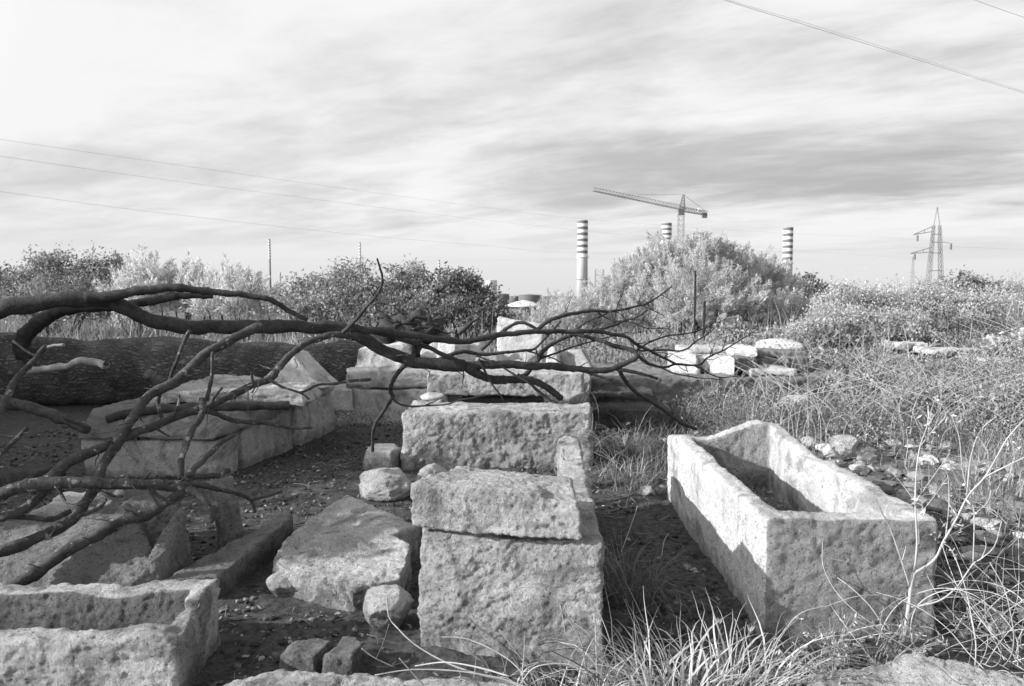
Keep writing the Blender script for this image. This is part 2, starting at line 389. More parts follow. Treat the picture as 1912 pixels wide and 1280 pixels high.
def trough(fl, fr, br, bl, z0, z1, th, zi, th_end=None):
    te = th_end or th
    def lerp(a, b, t): return (a[0]+(b[0]-a[0])*t, a[1]+(b[1]-a[1])*t)
    W = math.dist(fl, fr); Ln = math.dist(fl, bl); u = th/W; w = te/Ln
    def pt(s, t): return lerp(lerp(fl, fr, s), lerp(bl, br, s), t)
    inn = [pt(u, w), pt(1-u, w), pt(1-u, 1-w), pt(u, 1-w)]
    V = [(p[0], p[1], z0) for p in (fl, fr, br, bl)] + [(p[0], p[1], z1) for p in (fl, fr, br, bl)]
    V += [(p[0], p[1], z1) for p in inn] + [(p[0], p[1], zi) for p in inn]
    F = [[3,2,1,0],[0,1,5,4],[1,2,6,5],[2,3,7,6],[3,0,4,7]]
    F += [[4,5,9,8],[5,6,10,9],[6,7,11,10],[7,4,8,11]]
    F += [[8,9,13,12],[9,10,14,13],[10,11,15,14],[11,8,12,15],[12,13,14,15]]
    return V, F
_ico = None
def ico(level=4):
    bm = bmesh.new(); bmesh.ops.create_icosphere(bm, subdivisions=level, radius=1)
    V = np.array([v.co[:] for v in bm.verts]); F = np.array([[v.index for v in f.verts] for f in bm.faces]); bm.free(); return V, F
ICO = {l: ico(l) for l in (1, 2, 3, 4, 5)}
def rock_vf(c, s, seed, level=4, cuts=9, rough=0.05, rot=None, flat=0.75):
    rs = np.random.RandomState(seed); V, F = ICO[level]; V = V.copy()
    for k in range(cuts):
        n = rs.normal(size=3); n /= np.linalg.norm(n); d = flat + rs.uniform(-.12, .14)
        t = V@n - d; V = V - np.maximum(t, 0)[:, None]*n*0.95
    V = V + (V/np.linalg.norm(V, axis=1)[:, None])*(fbm(V*1.7+seed*3.1, 3)*rough*1.6 + fbm(V*7+seed, 3, .6)*rough*0.6)[:, None]
    a = rs.uniform(0, 6.28) if rot is None else rot
    V = V*np.array(s); ca, sa = math.cos(a), math.sin(a)
    V = np.stack([V[:, 0]*ca - V[:, 1]*sa, V[:, 0]*sa + V[:, 1]*ca, V[:, 2]], 1)
    return V + np.array(c), F
def rock(name, c, s, seed, mat, label, level=4, cat='rock', group=None, rot=None, rough=0.05, flat=.75, cuts=9):
    V, F = rock_vf(c, s, seed, level, cuts=cuts, rough=rough, rot=rot, flat=flat)
    o = mesh_obj(name, V, F, mat, tone=np.zeros(len(V))); tag(o, label, cat, group); return o

# --- right sarcophagus
def post_sarc(v):
    x, y, z = v[:, 0].copy(), v[:, 1], v[:, 2].copy()
    top = sstep(z, 0.30, 0.56)
    dz = 0.016*fbm(np.stack([x*2.5, y*2.5, x*0], 1)+4, 4)
    # the far end wall sags towards its left corner, right wall has a weathered notch
    dz = dz - 0.05*sstep(y, 5.35, 5.7)*(1-sstep(x, 1.35, 1.85)) + 0.03*sstep(y, 5.3, 5.7)*sstep(x, 1.75, 1.95)
    dz = dz + sstep(y, 5.35, 5.6)*(0.045*np.exp(-((x-1.86)/.12)**2) - 0.03*np.exp(-((x-1.5)/.12)**2))
    dz = dz - 0.05*np.exp(-((y-4.85)/0.22)**2)*sstep(x, 1.7, 1.85)
    v = v.copy(); v[:, 2] = z + top*dz; return v
V, F = trough((1.175, 3.36), (1.98, 3.36), (2.10, 5.74), (1.215, 5.72), -0.10, 0.56, 0.105, 0.10, 0.12)
sarc = carve('sarcophagus', V, F, M_STONE_L, vox=0.0125, smooth=3, low=0.012, mid=0.007, hi=0.004, chip=0.07, pit=0.007, post=post_sarc, seed=1, shade_wear=lambda v, n: np.clip(sstep(-n[:, 1], .3, .8)*(v[:, 1] < 3.6)*.72 + .55*sstep(-n[:, 1], .3, .8)*(v[:, 1] > 5) + .22*np.clip(fbm(v*4, 4), 0, 1) + .95*sstep(n[:, 2], .5, .9)*(v[:, 2] < .3) + .6*sstep(.32-v[:, 2], 0, .2)*(v[:, 1] > 3.45)*(v[:, 0] > 1.3)*(v[:, 0] < 2.0), 0, 1),  # front and inner walls painted darker as shade, over mottled wear and floor soil
      label='long open stone sarcophagus on the right, its left side sunlit with a ragged shadow line', cat='sarcophagus')
# soil and leaf litter lying in it is ground cover
# --- near-left trough
def post_tr(v):
    v = v.copy(); x, y, z = v[:, 0], v[:, 1], v[:, 2].copy()
    top = sstep(z, 0.05, 0.24); dz = 0.03*fbm(np.stack([x*3, y*3, x*0], 1)+9, 3)
    dz = dz - 0.03*(1-sstep(y, 2.9, 3.1)) + 0.03*sstep(x, -1.6, -1.4)*(y > 3.1)
    v[:, 2] = z + top*dz; return v
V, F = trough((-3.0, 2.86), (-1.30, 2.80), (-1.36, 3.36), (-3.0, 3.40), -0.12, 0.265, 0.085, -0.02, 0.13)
carve('sarcophagus', V, F, M_STONE, vox=0.0095, smooth=4, low=0.02, mid=0.010, hi=0.003, chip=0.06, pit=0.0, strata=0.003, post=post_tr, seed=2, shade_wear=lambda v, n: np.clip(.95*sstep(-n[:, 1], .2, .7)*(v[:, 1] > 3.05) + .9*sstep(n[:, 2], .5, .9)*(v[:, 2] < .15), 0, 1),  # inner back wall and floor darkened: painted shade plus soil stain
      label='weathered open stone trough sunk in the near left corner, cut by the picture edge', cat='sarcophagus')
# --- central chest with broken left side: front wall block and long right wall, one stone
def post_chest(v):
    v = v.copy(); x, y, z = v[:, 0], v[:, 1], v[:, 2].copy()
    v[:, 2] = z + sstep(z, .3, .5)*0.02*fbm(np.stack([x*4, y*4, x*0], 1)+2, 3); return v
fp = [(-0.43, 3.27), (0.405, 3.09), (0.48, 5.30), (0.325, 5.30), (0.275, 3.70), (-0.43, 3.75)]
V, F = prism(fp, -0.10, 0.535)
V[6] = (-0.40, 3.27, 0.535); V[7] = (0.385, 3.10, 0.535); V[8] = (0.475, 5.30, .58); V[9] = (.33, 5.30, .58)
carve('chest_block', V, F, M_STONE, vox=0.0085, smooth=3, low=0.035, mid=0.009, hi=0.004, chip=0.05, pit=0.002, stroke=.009, post=post_chest, shade_wear=lambda v, n: np.clip(.34*sstep(-n[:, 1], .3, .8)*sstep(fbm(v*2.5+7, 4), -.5, .6) + .3*np.clip(fbm(v*6+3, 4), 0, 1), 0, 1), seed=3,  # front face darkened with patchy painted shade, random mottling all over
      label='big rough squared stone standing nearest the middle, with a narrow wall running back from it', cat='stone block')
# --- slab on top of it
V = hexa((-0.455, 3.24), (0.30, 3.08), (0.305, 3.52), (-0.34, 3.70), 0.555, 0.775, top=[(-0.445, 3.26, .755), (0.285, 3.11, .735), (0.29, 3.48, .735), (-0.28, 3.66, .752)])
def post_slab(v):
    v = v.copy(); x, y, z = v[:, 0], v[:, 1], v[:, 2].copy()
    m = sstep(z, .66, .75)*sstep(x, 0.12, 0.16)*(1-sstep(y, 3.26, 3.29)); v[:, 2] = z - 0.028*m; return v
carve('cover_slab', V, BOXF, M_STONE, vox=0.0085, smooth=3, low=0.03, mid=0.010, hi=0.004, chip=0.05, pit=0.003, strata=.003, post=post_slab, shade_wear=lambda v, n: np.clip(.34*sstep(-n[:, 1], .3, .8)*sstep(fbm(v*2.5+7, 4), -.5, .6) + .3*np.clip(fbm(v*6+3, 4), 0, 1), 0, 1), seed=4,  # slab front carries painted shade broken by noise, plus mottling
      label='thick rough slab lying on the big block nearest the middle', cat='stone slab')
rock('wedge_stone', (-0.17, 3.28, .548), (.018, .03, .02), 5, M_STONE, 'small chip wedged in the gap between the middle block and its slab', 3, 'stone chip')
# --- long block behind (D)
V = hexa((-1.03, 6.80), (0.74, 6.80), (0.80, 7.45), (-1.0, 7.5), -0.1, 0.515)
carve('chest_block', V, BOXF, M_STONE, vox=0.015, smooth=3, low=0.04, mid=0.017, hi=0.004, chip=0.08, pit=0.006, shade_wear=lambda v, n: np.clip(.34*sstep(-n[:, 1], .3, .8)*sstep(fbm(v*2.5+7, 4), -.5, .6) + .3*np.clip(fbm(v*6+3, 4), 0, 1), 0, 1), seed=6,  # camera-facing side has shade put into its colour, plus mottling
      label='long weathered stone block crossing behind the middle stack, its face deeply pitted', cat='stone block')
# --- lid above it (E) and its supports
V = hexa((-0.93, 7.95), (0.78, 7.95), (0.85, 8.75), (-0.88, 8.8), 0.50, 0.76)
carve('cover_slab', V, BOXF, M_STONE, vox=0.017, smooth=3, low=0.03, mid=0.012, hi=0.006, chip=0.06, pit=0.008, shade_wear=lambda v, n: np.clip(.34*sstep(-n[:, 1], .3, .8)*sstep(fbm(v*2.5+7, 4), -.5, .6) + .3*np.clip(fbm(v*6+3, 4), 0, 1), 0, 1), seed=7,  # lid front coloured darker as shade, mottled wear added
      label='thick lid slab raised on small stones behind the long pitted block, branches lying over it', cat='stone slab')
V = hexa((-0.57, 8.2), (0.36, 8.2), (0.36, 8.7), (-0.57, 8.7), -0.05, 0.47)
carve('support_block', V, BOXF, M_STONE_G, vox=0.025, smooth=3, low=0.02, mid=0.01, hi=0.004, chip=0.06, seed=8,
      label='block under the raised lid slab, half in its shadow', cat='stone block')
rock('support_stone', (-0.82, 7.62, .545), (.15, .12, .045), 9, M_STONE_L, 'small pale stone under the left end of the raised lid slab', 3)
rock('support_stone', (-0.80, 7.98, .36), (.17, .14, .20), 10, M_STONE, 'rounded stone propping the left corner of the raised lid slab', 3)
rock('support_stone', (0.62, 7.8, .52), (.20, .12, .07), 11, M_STONE, 'flat stone under the right end of the raised lid slab', 3, rot=0.2)
# --- left-centre slabs (G)
V = hexa((-2.13, 9.5), (-0.95, 9.5), (-0.95, 10.2), (-2.1, 10.2), -0.1, 0.375)
carve('chest_block', V, BOXF, M_STONE_S, vox=0.025, smooth=7, low=0.03, mid=0.008, hi=0.003, chip=0.05, seed=12,
      label='lower grey slab of the pair between the tree trunk and the raised lid', cat='stone slab')
V = hexa((-2.16, 9.48), (-0.9, 9.52), (-0.9, 10.3), (-2.14, 10.3), 0.385, 0.66)
carve('cover_slab', V, BOXF, M_STONE_S, vox=0.025, smooth=6, low=0.03, mid=0.012, hi=0.004, chip=0.06, strata=.01, seed=13,
      label='upper slab of the pair between the tree trunk and the raised lid, streaked top', cat='stone slab')
V = [(-2.06, 9.62, .64), (-1.42, 9.56, .64), (-1.40, 10.05, .64), (-2.0, 10.1, .64), (-2.04, 9.66, .90), (-1.48, 9.66, .86), (-1.40, 10.0, .98), (-1.96, 10.05, .93)]
carve('angular_rock', V, BOXF, M_STONE_L, vox=0.018, smooth=3, low=0.05, mid=0.012, hi=0.004, chip=0.10, seed=14,
      label='angular grey rock on the slab pair, right beside the trunk end', cat='rock')
rock('angular_rock', (-1.06, 10.2, .80), (.21, .2, .15), 15, M_STONE, 'small rounded rock between two pale rocks behind the branches', 4)
V, F = prism([(-1.00, 9.70), (-0.75, 9.55), (-0.36, 9.75), (-0.42, 10.15), (-0.95, 10.2)], 0.64, 1.0, 0.1)
V = [(x, y, z if i < 5 else [0.97, 0.98, .95, .98, 1.0][i-5]) for i, (x, y, z) in enumerate(V)]
carve('angular_rock', V, F, M_STONE_L, vox=0.02, smooth=3, low=0.04, mid=0.01, hi=0.004, chip=0.08, seed=16,
      label='blocky pale rock with one bright sunlit left face, left of the leaning slab', cat='rock')
V, F = prism([(-0.50, 9.6), (-0.14, 9.6), (-0.18, 10.0), (-0.48, 10.0)], 0.56, .82, 0.15)
carve('angular_rock', V, F, M_STONE, vox=0.025, smooth=4, low=0.03, mid=0.01, hi=0.004, chip=0.06, seed=17,
      label='low grey rock tucked under the branches beside the blocky pale rock', cat='rock')
# leaning slab
V = [P(925, 668, 12.0), P(1018, 675, 11.8), P(1018, 675, 12.1), P(927, 668, 12.3), P(929, 590, 12.2), P(1013, 606, 12.0), P(1010, 607, 12.3), P(933, 590, 12.5)]
V = [(x, y, z if i > 3 else 0.1) for i, (x, y, z) in enumerate(V)]
carve('standing_slab', V, BOXF, M_STONE_L, vox=0.025, smooth=4, low=0.03, mid=0.01, hi=0.004, chip=0.06, strata=.004, seed=18,
      label='pale upright slab standing tall behind the branches at the centre', cat='stone slab')
V = [P(1015, 690, 9.4), P(1047, 690, 9.35), P(1050, 690, 9.7), P(1018, 690, 9.7), P(1026, 642, 9.5), P(1036, 644, 9.45), P(1044, 655, 9.6), P(1030, 648, 9.65)]
carve('angular_rock', V, BOXF, M_STONE_L, vox=0.02, smooth=2, low=0.02, mid=0.01, hi=0.004, chip=0.04, seed=19,
      label='small bright pointed rock just right of the upright slab', cat='rock')
V = [P(1040, 700, 9.6), P(1112, 700, 9.3), P(1118, 700, 9.8), P(1050, 700, 10), P(1046, 655, 9.65), P(1086, 650, 9.5), P(1092, 652, 9.8), P(1052, 655, 9.9)]
carve('angular_rock', V, BOXF, M_STONE_S, vox=0.022, smooth=2, low=0.02, mid=0.008, hi=0.003, chip=0.03, seed=20,
      label='wedge shaped block with a sloping pale right edge beside the small pointed rock', cat='rock')
# --- right ledge, dark block
V = hexa((0.95, 9.7), (4.75, 10.3), (4.75, 12.6), (0.95, 12.6), -0.1, 0.49, top=[(0.95, 9.7, .50), (4.75, 10.3, .46), (4.75, 12.6, .46), (0.95, 12.6, .46)])
carve('stone_ledge', V, BOXF, M_STONE_G, vox=0.04, smooth=3, low=0.04, mid=0.03, hi=0.01, chip=0.10, strata=.02, seed=21,
      label='long low stone ledge running right behind the branches, thin sunlit top edge', cat='stone ledge')
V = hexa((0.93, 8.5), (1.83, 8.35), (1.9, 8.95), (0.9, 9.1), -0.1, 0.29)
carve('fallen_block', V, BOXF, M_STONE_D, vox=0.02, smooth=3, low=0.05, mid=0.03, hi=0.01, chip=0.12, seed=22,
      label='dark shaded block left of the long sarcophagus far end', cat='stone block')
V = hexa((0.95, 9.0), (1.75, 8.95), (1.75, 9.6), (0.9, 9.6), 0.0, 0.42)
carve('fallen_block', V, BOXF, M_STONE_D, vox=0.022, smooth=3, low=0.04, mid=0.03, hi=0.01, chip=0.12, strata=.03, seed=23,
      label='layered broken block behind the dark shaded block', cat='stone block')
V = hexa((0.70, 9.0), (0.97, 9.0), (1.0, 9.5), (0.7, 9.5), -.05, 0.60)
carve('support_block', V, BOXF, M_STONE_S, vox=0.02, smooth=3, low=0.03, mid=0.02, hi=0.01, chip=0.08, seed=24,
      label='narrow upright block at the right end of the raised lid slab', cat='stone block')
# ruin blocks on the ledge
def pxblock(name, x0, x1, y0, y1, Y, dep, mat, label, seed, skew=0.0, vox=0.022, cat='stone block', low=.03, chip=.07, smooth=3, z0=None):
    a = P(x0, y1, Y); b = P(x1, y1, Y+skew); c = P(x0, y0, Y); d = P(x1, y0, Y+skew)
    zb = a[2] if z0 is None else z0
    V = [(a[0], Y, zb), (b[0], Y+skew, zb), (b[0]+.05, Y+skew+dep, zb), (a[0]+.05, Y+dep, zb), (a[0], Y, c[2]), (b[0], Y+skew, d[2]), (b[0]+.05, Y+skew+dep, d[2]), (a[0]+.05, Y+dep, c[2])]
    return carve(name, V, BOXF, mat, vox=vox, smooth=smooth, low=low, mid=0.012, hi=0.004, chip=chip, seed=seed, label=label, cat=cat)
pxblock('ruin_block', 1250, 1304, 656, 700, 10.65, .5, M_STONE_L, 'bulging pale block at the left end of the ruined wall', 31, -0.25, low=.08, chip=.15, smooth=6)
pxblock('ruin_block', 1302, 1372, 666, 697, 10.6, .6, M_STONE_L, 'brightest sunlit squared block in the ruined wall', 32, -.42)
pxblock('ruin_block', 1374, 1416, 668, 697, 10.2, .5, M_STONE_G, 'grey block directly right of the brightest ruin block', 33, 0.35)
pxblock('ruin_block', 1362, 1416, 646, 666, 10.9, .5, M_STONE_L, 'rounded pale block on top of the ruined wall', 34, -.3, low=.05, chip=.1, smooth=6)
pxblock('ruin_block', 1270, 1358, 648, 660, 11.3, .6, M_STONE_L, 'thin pale slab at the back of the ruined wall, left of the rounded block', 39, low=.03, chip=.08)
pxblock('ruin_block', 1416, 1508, 655, 668, 11.0, .6, M_STONE_G, 'long thin dark slab at the top right of the ruined wall', 35, 0.1)
pxblock('ruin_block', 1417, 1464, 669, 695, 10.9, .5, M_STONE_G, 'recessed dark block under the long thin slab', 36)
pxblock('ruin_block', 1466, 1512, 667, 694, 10.7, .5, M_STONE_G, 'smooth grey end block at the right of the ruined wall', 37, 0.1)
pxblock('ruin_block', 1400, 1490, 688, 703, 10.25, .6, M_STONE_L, 'flat pale slab lying at the foot of the ruined wall', 38, 0.05, low=.04, chip=.1, smooth=5)
# right-hand ruin remains
pxblock('ruin_slab', 1600, 1735, 640, 655, 14.0, .8, M_STONE_L, 'long flat pale slab in the scrub right of the ruined wall', 41, .2, vox=.03, low=.06, chip=.15, smooth=5)
pxblock('ruin_slab', 1738, 1815, 652, 664, 13.2, .7, M_STONE_L, 'flat pale slab in the scrub next to the little pile of thin stones', 42, .1, vox=.03, low=.06, chip=.15, smooth=5)
for k, (x0, x1, y0, y1) in enumerate([(1800, 1834, 651, 657), (1804, 1842, 658, 664), (1798, 1836, 665, 671), (1806, 1845, 672, 679), (1802, 1838, 680, 694)]):
    pxblock('thin_stone', x0, x1, y0, y1, 12.6, .35, M_STONE_S, ['topmost', 'second from top', 'middle', 'fourth from top', 'bottom'][k]+' stone of the little stack in the right scrub', 43+k, .05, vox=.02, low=.03, chip=.08, smooth=4)
pxblock('ruin_block', 1842, 1890, 670, 693, 12.2, .5, M_STONE_L, 'pale rounded block beside the little stack of thin stones', 49, .05, low=.06, chip=.12, smooth=6)
pxblock('ruin_slab', 1850, 1930, 694, 712, 11.6, .6, M_STONE_L, 'pale slab at the right picture edge below the rounded block', 50, .05, vox=.03, low=.06, chip=.12, smooth=6)
rock('angular_rock', P(1492, 752, 9.0), (.22, .2, .13), 51, M_STONE_L, 'pale tilted rock in the grass behind the far end of the long sarcophagus', 4)
rock('angular_rock', P(1452, 648, 13.5), (.5, .3, .16), 52, M_STONE_L, 'low pale mound of stone in the scrub above the ruined wall', 4)

# --- left group
V = hexa((-3.78, 6.42), (-2.56, 6.36), (-2.52, 6.75), (-3.75, 7.3), -0.1, 0.335)
carve('base_block', V, BOXF, M_STONE_S, vox=0.017, smooth=3, low=0.035, mid=0.012, hi=0.003, chip=0.10, seed=61,
      label='front base block of the left stone tomb, with dark cracks and a lit lower corner', cat='stone block')
V = hexa((-2.535, 6.50), (-2.50, 6.48), (-2.34, 7.78), (-3.2, 7.78), -0.1, 0.40, top=[(-2.6, 6.50, .33), (-2.50, 6.48, .33), (-2.34, 7.78, .42), (-3.2, 7.78, .42)])
V = [(-3.3, 6.82, -.1), (-2.50, 6.79, -.1), (-2.33, 7.80, -.1), (-3.2, 7.8, -.1), (-3.3, 6.82, .34), (-2.50, 6.79, .34), (-2.34, 7.80, .43), (-3.2, 7.8, .43)]
carve('base_block', V, BOXF, M_STONE_S, vox=0.019, smooth=4, low=0.04, mid=0.016, hi=0.003, chip=0.12, seed=62,
      label='side base block of the left tomb, to the right of its front base block', cat='stone block')
V = [(-2.9, 7.92, -.1), (-2.30, 7.90, -.1), (-2.10, 8.85, -.1), (-2.8, 8.9, -.1), (-2.9, 7.92, .40), (-2.31, 7.90, .40), (-2.16, 8.80, .43), (-2.8, 8.9, .43)]
carve('base_block', V, BOXF, M_STONE, vox=0.019, smooth=5, low=0.04, mid=0.012, hi=0.003, chip=0.13, seed=63,
      label='rounded rear base block of the left tomb, its end facing the path', cat='stone block')
rock('small_block', (-2.25, 8.62, .50), (.17, .2, .11), 64, M_STONE, 'small block on the rear base block of the left tomb', 4, rot=.2)
# gabled lid front (S1)
V = [(-3.80, 6.36, .345), (-2.58, 6.30, .345), (-2.30, 7.2, .40), (-3.75, 7.4, .36), (-3.85, 6.72, .56), (-2.55, 6.62, .53), (-2.25, 7.25, .52), (-3.8, 7.5, .56)]
carve('tomb_lid', V, BOXF, M_STONE_G, vox=0.016, smooth=3, low=0.03, mid=0.012, hi=0.004, chip=0.10, seed=65,
      label='sloping front lid slab of the left tomb, small pale patch near its right end', cat='stone slab')
V = [(-3.5, 7.00, .56), (-2.00, 7.10, .52), (-2.05, 8.35, .52), (-3.4, 8.35, .55), (-3.42, 7.10, .67), (-2.04, 7.16, .67), (-2.14, 8.3, .66), (-3.35, 8.3, .70)]
carve('tomb_lid', V, BOXF, M_STONE, vox=0.016, smooth=3, low=0.04, mid=0.016, hi=0.004, chip=0.16, strata=.016, seed=66,
      label='long layered slab on the left tomb, with a log lying along its front edge', cat='stone slab')
# gable stone (triangular prism)
a, b, c = P(474, 724, 7.85), P(603, 722, 7.85), P(545, 655, 7.9)
V = [(a[0], 7.85, .62), (b[0], 7.85, .60), (c[0]-.02, 7.92, c[2]), (a[0]+.1, 8.3, .62), (b[0]+.09, 8.3, .60), (c[0]+.05, 8.3, c[2]-.02)]
carve('gable_stone', V, [[0, 1, 2], [5, 4, 3], [0, 3, 4, 1], [1, 4, 5, 2], [2, 5, 3, 0]], M_STONE_L, vox=0.014, smooth=3, low=0.01, mid=0.006, hi=0.003, chip=0.03, seed=67,
      label='triangular gable stone standing on the left tomb, its tip in sunlight', cat='gable stone')
V = hexa((-2.35, 9.5), (-2.05, 9.45), (-2.0, 10.1), (-2.4, 10.1), 0.1, 0.40)
carve('small_block', V, BOXF, M_STONE_S, vox=0.025, smooth=3, low=0.02, mid=0.01, hi=0.003, chip=0.04, seed=68,
      label='narrow shaded block between the gable stone and the slab pair', cat='stone block')

# --- near-left broken pieces
V = [(-3.3, 3.50, -.1), (-1.72, 3.66, -.1), (-1.80, 4.05, -.1), (-3.3, 4.2, -.1), (-3.3, 3.62, .14), (-1.80, 3.74, .08), (-2.10, 4.12, .36), (-3.3, 4.15, .34)]
carve('broken_slab', V, BOXF, M_STONE_G, vox=0.012, smooth=3, low=0.035, mid=0.010, hi=0.006, chip=0.07, pit=0.006, seed=71,
      label='rough sloping slab behind the near left trough, crossed by dark branch shadows', cat='stone slab')
V = [(-2.40, 3.98, -.05), (-1.93, 3.84, -.05), (-1.90, 4.25, -.05), (-2.5, 4.35, -.05), (-2.50, 4.1, .36), (-2.08, 3.98, .26), (-1.90, 4.20, .44), (-2.4, 4.45, .50)]
carve('broken_slab', V, BOXF, M_STONE_G, vox=0.013, smooth=2, low=0.06, mid=0.02, hi=0.006, chip=0.12, strata=.01, seed=72,
      label='upright broken chunk with a jagged edge left of the dark hollow', cat='broken stone')
V = [(-1.95, 3.66, .0), (-1.82, 3.66, .0), (-1.80, 4.12, .0), (-1.86, 4.16, .0), (-1.96, 3.70, .12), (-1.90, 3.70, .10), (-1.84, 4.10, .40), (-1.90, 4.16, .43)]
carve('broken_slab', V, BOXF, M_STONE_G, vox=0.011, smooth=3, low=0.03, mid=0.012, hi=0.004, chip=0.06, seed=73,
      label='thin broken blade of stone at the left lip of the dark hollow', cat='broken stone')
V = [(-1.86, 4.60, -.05), (-1.74, 4.42, -.05), (-1.66, 4.55, -.05), (-1.78, 4.80, -.05), (-1.92, 4.62, .44), (-1.82, 4.44, .30), (-1.72, 4.56, .30), (-1.84, 4.80, .42)]
carve('broken_slab', V, BOXF, M_STONE_G, vox=0.012, smooth=3, low=0.03, mid=0.012, hi=0.004, chip=0.06, seed=74,
      label='thin shard standing at the right lip of the dark hollow', cat='broken stone')
V, F = prism([(-1.80, 3.72, .13), (-1.55, 3.80, .12), (-1.42, 4.72, .17), (-1.50, 4.84, .16), (-1.72, 4.35, .12)], -.06, .15)
carve('broken_slab', V, F, M_STONE_G, vox=0.011, smooth=3, low=0.025, mid=0.012, hi=0.004, chip=0.06, seed=75,
      label='flat tray like slab fragment between the dark hollow and the big light slab', cat='stone slab')
V = hexa((-2.9, 4.35), (-2.36, 4.45), (-2.3, 4.8), (-2.95, 4.8), -.05, .30)
carve('fallen_block', V, BOXF, M_STONE_S, vox=0.018, smooth=4, low=0.04, mid=0.012, hi=0.003, chip=0.08, seed=76,
      label='grey block under the left branches behind the sloping rough slab', cat='stone block')
V = hexa((-4.3, 6.1), (-3.96, 6.05), (-3.9, 6.4), (-4.3, 6.4), -.05, .12)
carve('fallen_block', V, BOXF, M_STONE_D, vox=0.02, smooth=4, low=0.03, mid=0.012, hi=0.003, chip=0.06, seed=77,
      label='small dark block at the left picture edge behind the branches', cat='stone block')
# light slab
V, F = prism([(-1.33, 3.98, .16), (-1.20, 3.86, .16), (-.80, 3.63, .14), (-.57, 3.70, .15), (-.56, 4.05, .21), (-.68, 4.18, .22), (-.57, 4.42, .20), (-1.12, 4.95, .24), (-1.28, 4.50, .23)], -.03, .2)
carve('broken_slab', V, F, M_STONE, vox=0.009, smooth=2, low=0.03, mid=0.011, hi=0.004, chip=0.09, pit=.001, seed=78,
      label='large flat light slab left of the middle stack, dappled with shadow', cat='stone slab')
rock('rubble_rock', (-1.22, 3.93, .03), (.13, .11, .075), 79, M_STONE, 'lump under the left corner of the large flat slab', 4)
rock('rubble_rock', (-1.00, 5.72, .11), (.24, .22, .13), 80, M_STONE, 'lumpy lit rock on the path between the slab and the long pitted block', 5, flat=.7, rot=.2)
rock('rubble_rock', (-.66, 5.98, .10), (.19, .17, .13), 81, M_STONE, 'darker rock touching the lumpy lit rock on its right', 4, flat=.7)
V, F = prism([(-1.40, 6.78), (-1.10, 6.68), (-1.03, 6.9), (-1.12, 7.15), (-1.36, 7.12)], -.03, .165, .1)
carve('rubble_rock', V, F, M_STONE_S, vox=0.013, smooth=4, low=0.02, mid=0.008, hi=0.003, chip=0.04, seed=82,
      label='flat topped stone by the left end of the long pitted block', cat='rock')
rock('rubble_rock', (-.60, 3.52, .085), (.125, .12, .125), 83, M_STONE, 'round boulder at the left foot of the middle stack', 5, flat=.74, rough=.05, cuts=7)
V, F = prism([(-.985, 3.00), (-.815, 2.98), (-.80, 3.07), (-.775, 3.15), (-.86, 3.18), (-.97, 3.14)], -.03, .095, .1)
carve('split_stone', V, F, M_STONE_G, vox=.007, smooth=4, low=.02, mid=.006, hi=.002, chip=.03, seed=84, label='left half of the split stone near the bottom edge', cat='stone')
V, F = prism([(-.80, 2.99), (-.66, 2.98), (-.635, 3.10), (-.68, 3.17), (-.755, 3.19), (-.765, 3.09)], -.03, .10, .1)
carve('split_stone', V, F, M_STONE_G, vox=.007, smooth=4, low=.02, mid=.006, hi=.002, chip=.03, seed=85, label='right half of the split stone near the bottom edge', cat='stone')
V, F = prism([(-1.15, 2.35), (.10, 2.35), (.12, 2.72), (-.2, 2.80), (-.55, 2.86), (-.95, 2.84), (-1.14, 2.76)], -.08, .115, .03)
carve('broken_slab', V, F, M_STONE, vox=0.010, smooth=5, low=0.035, mid=0.012, hi=0.006, chip=0.06, pit=.006, seed=86,
      label='stone slab cut off along the bottom edge, left of centre', cat='stone slab')
V, F = prism([(1.03, 2.35), (2.0, 2.35), (1.90, 2.72), (1.62, 2.86), (1.32, 2.80), (1.14, 2.84)], -.05, .16, .08)
carve('broken_slab', V, F, M_STONE, vox=0.010, smooth=6, low=0.05, mid=0.014, hi=0.006, chip=0.06, pit=.008, seed=87,
      label='rough stone cut off at the bottom right, weeds in front of the long sarcophagus', cat='stone slab')
# --- rocks right of the sarcophagus
RR = [(1576, 832, .30, .20, .10, 'widest white flat rock beyond the right wall of the long sarcophagus'),
      (1518, 826, .16, .12, .07, 'white rock just left of the widest flat rock'),
      (1500, 812, .10, .09, .045, 'pale stone on the slope behind the sarcophagus corner'),
      (1556, 846, .09, .08, .06, 'small round pebble below the widest flat rock'),
      (1602, 872, .14, .10, .07, 'grey pointed rock beside the sarcophagus right rim'),
      (1640, 905, .10, .08, .05, 'low grey rock beside the middle of the right rim'),
      (1808, 868, .26, .18, .06, 'long flat pale rock right of the bare shrub top'),
      (1768, 832, .14, .10, .04, 'flat pale rock above the long one on the right slope'),
      (1706, 848, .09, .07, .05, 'lone white stone behind the bare shrub tip'),
      (1870, 945, .36, .18, .07, 'broad low slab at the right edge beyond the bare shrub'),
      (1832, 975, .08, .07, .06, 'left stone of the round pair on the right'),
      (1856, 978, .08, .08, .06, 'right stone of the round pair on the right'),
      (1850, 996, .07, .05, .04, 'small stone in front of the round pair on the right'),
      (1208, 917, .11, .09, .055, 'whitish stone on dark soil at the far left foot of the long sarcophagus'),
      (1232, 928, .05, .05, .03, 'small stone touching the far left foot of the long sarcophagus'),
      (1702, 930, .10, .10, .06, 'brownish grey stone half hidden behind the bare shrub'),
      (1448, 785, .12, .09, .04, 'flat stone right behind the far end wall'),
      (1346, 806, .10, .08, .04, 'pale stone behind the far left corner of the long sarcophagus'),
      (1322, 788, .07, .07, .06, 'round white stone left of the far end wall in the grass'),
      (1390, 782, .15, .11, .05, 'light grey slab like stone in the grass behind the far wall')]
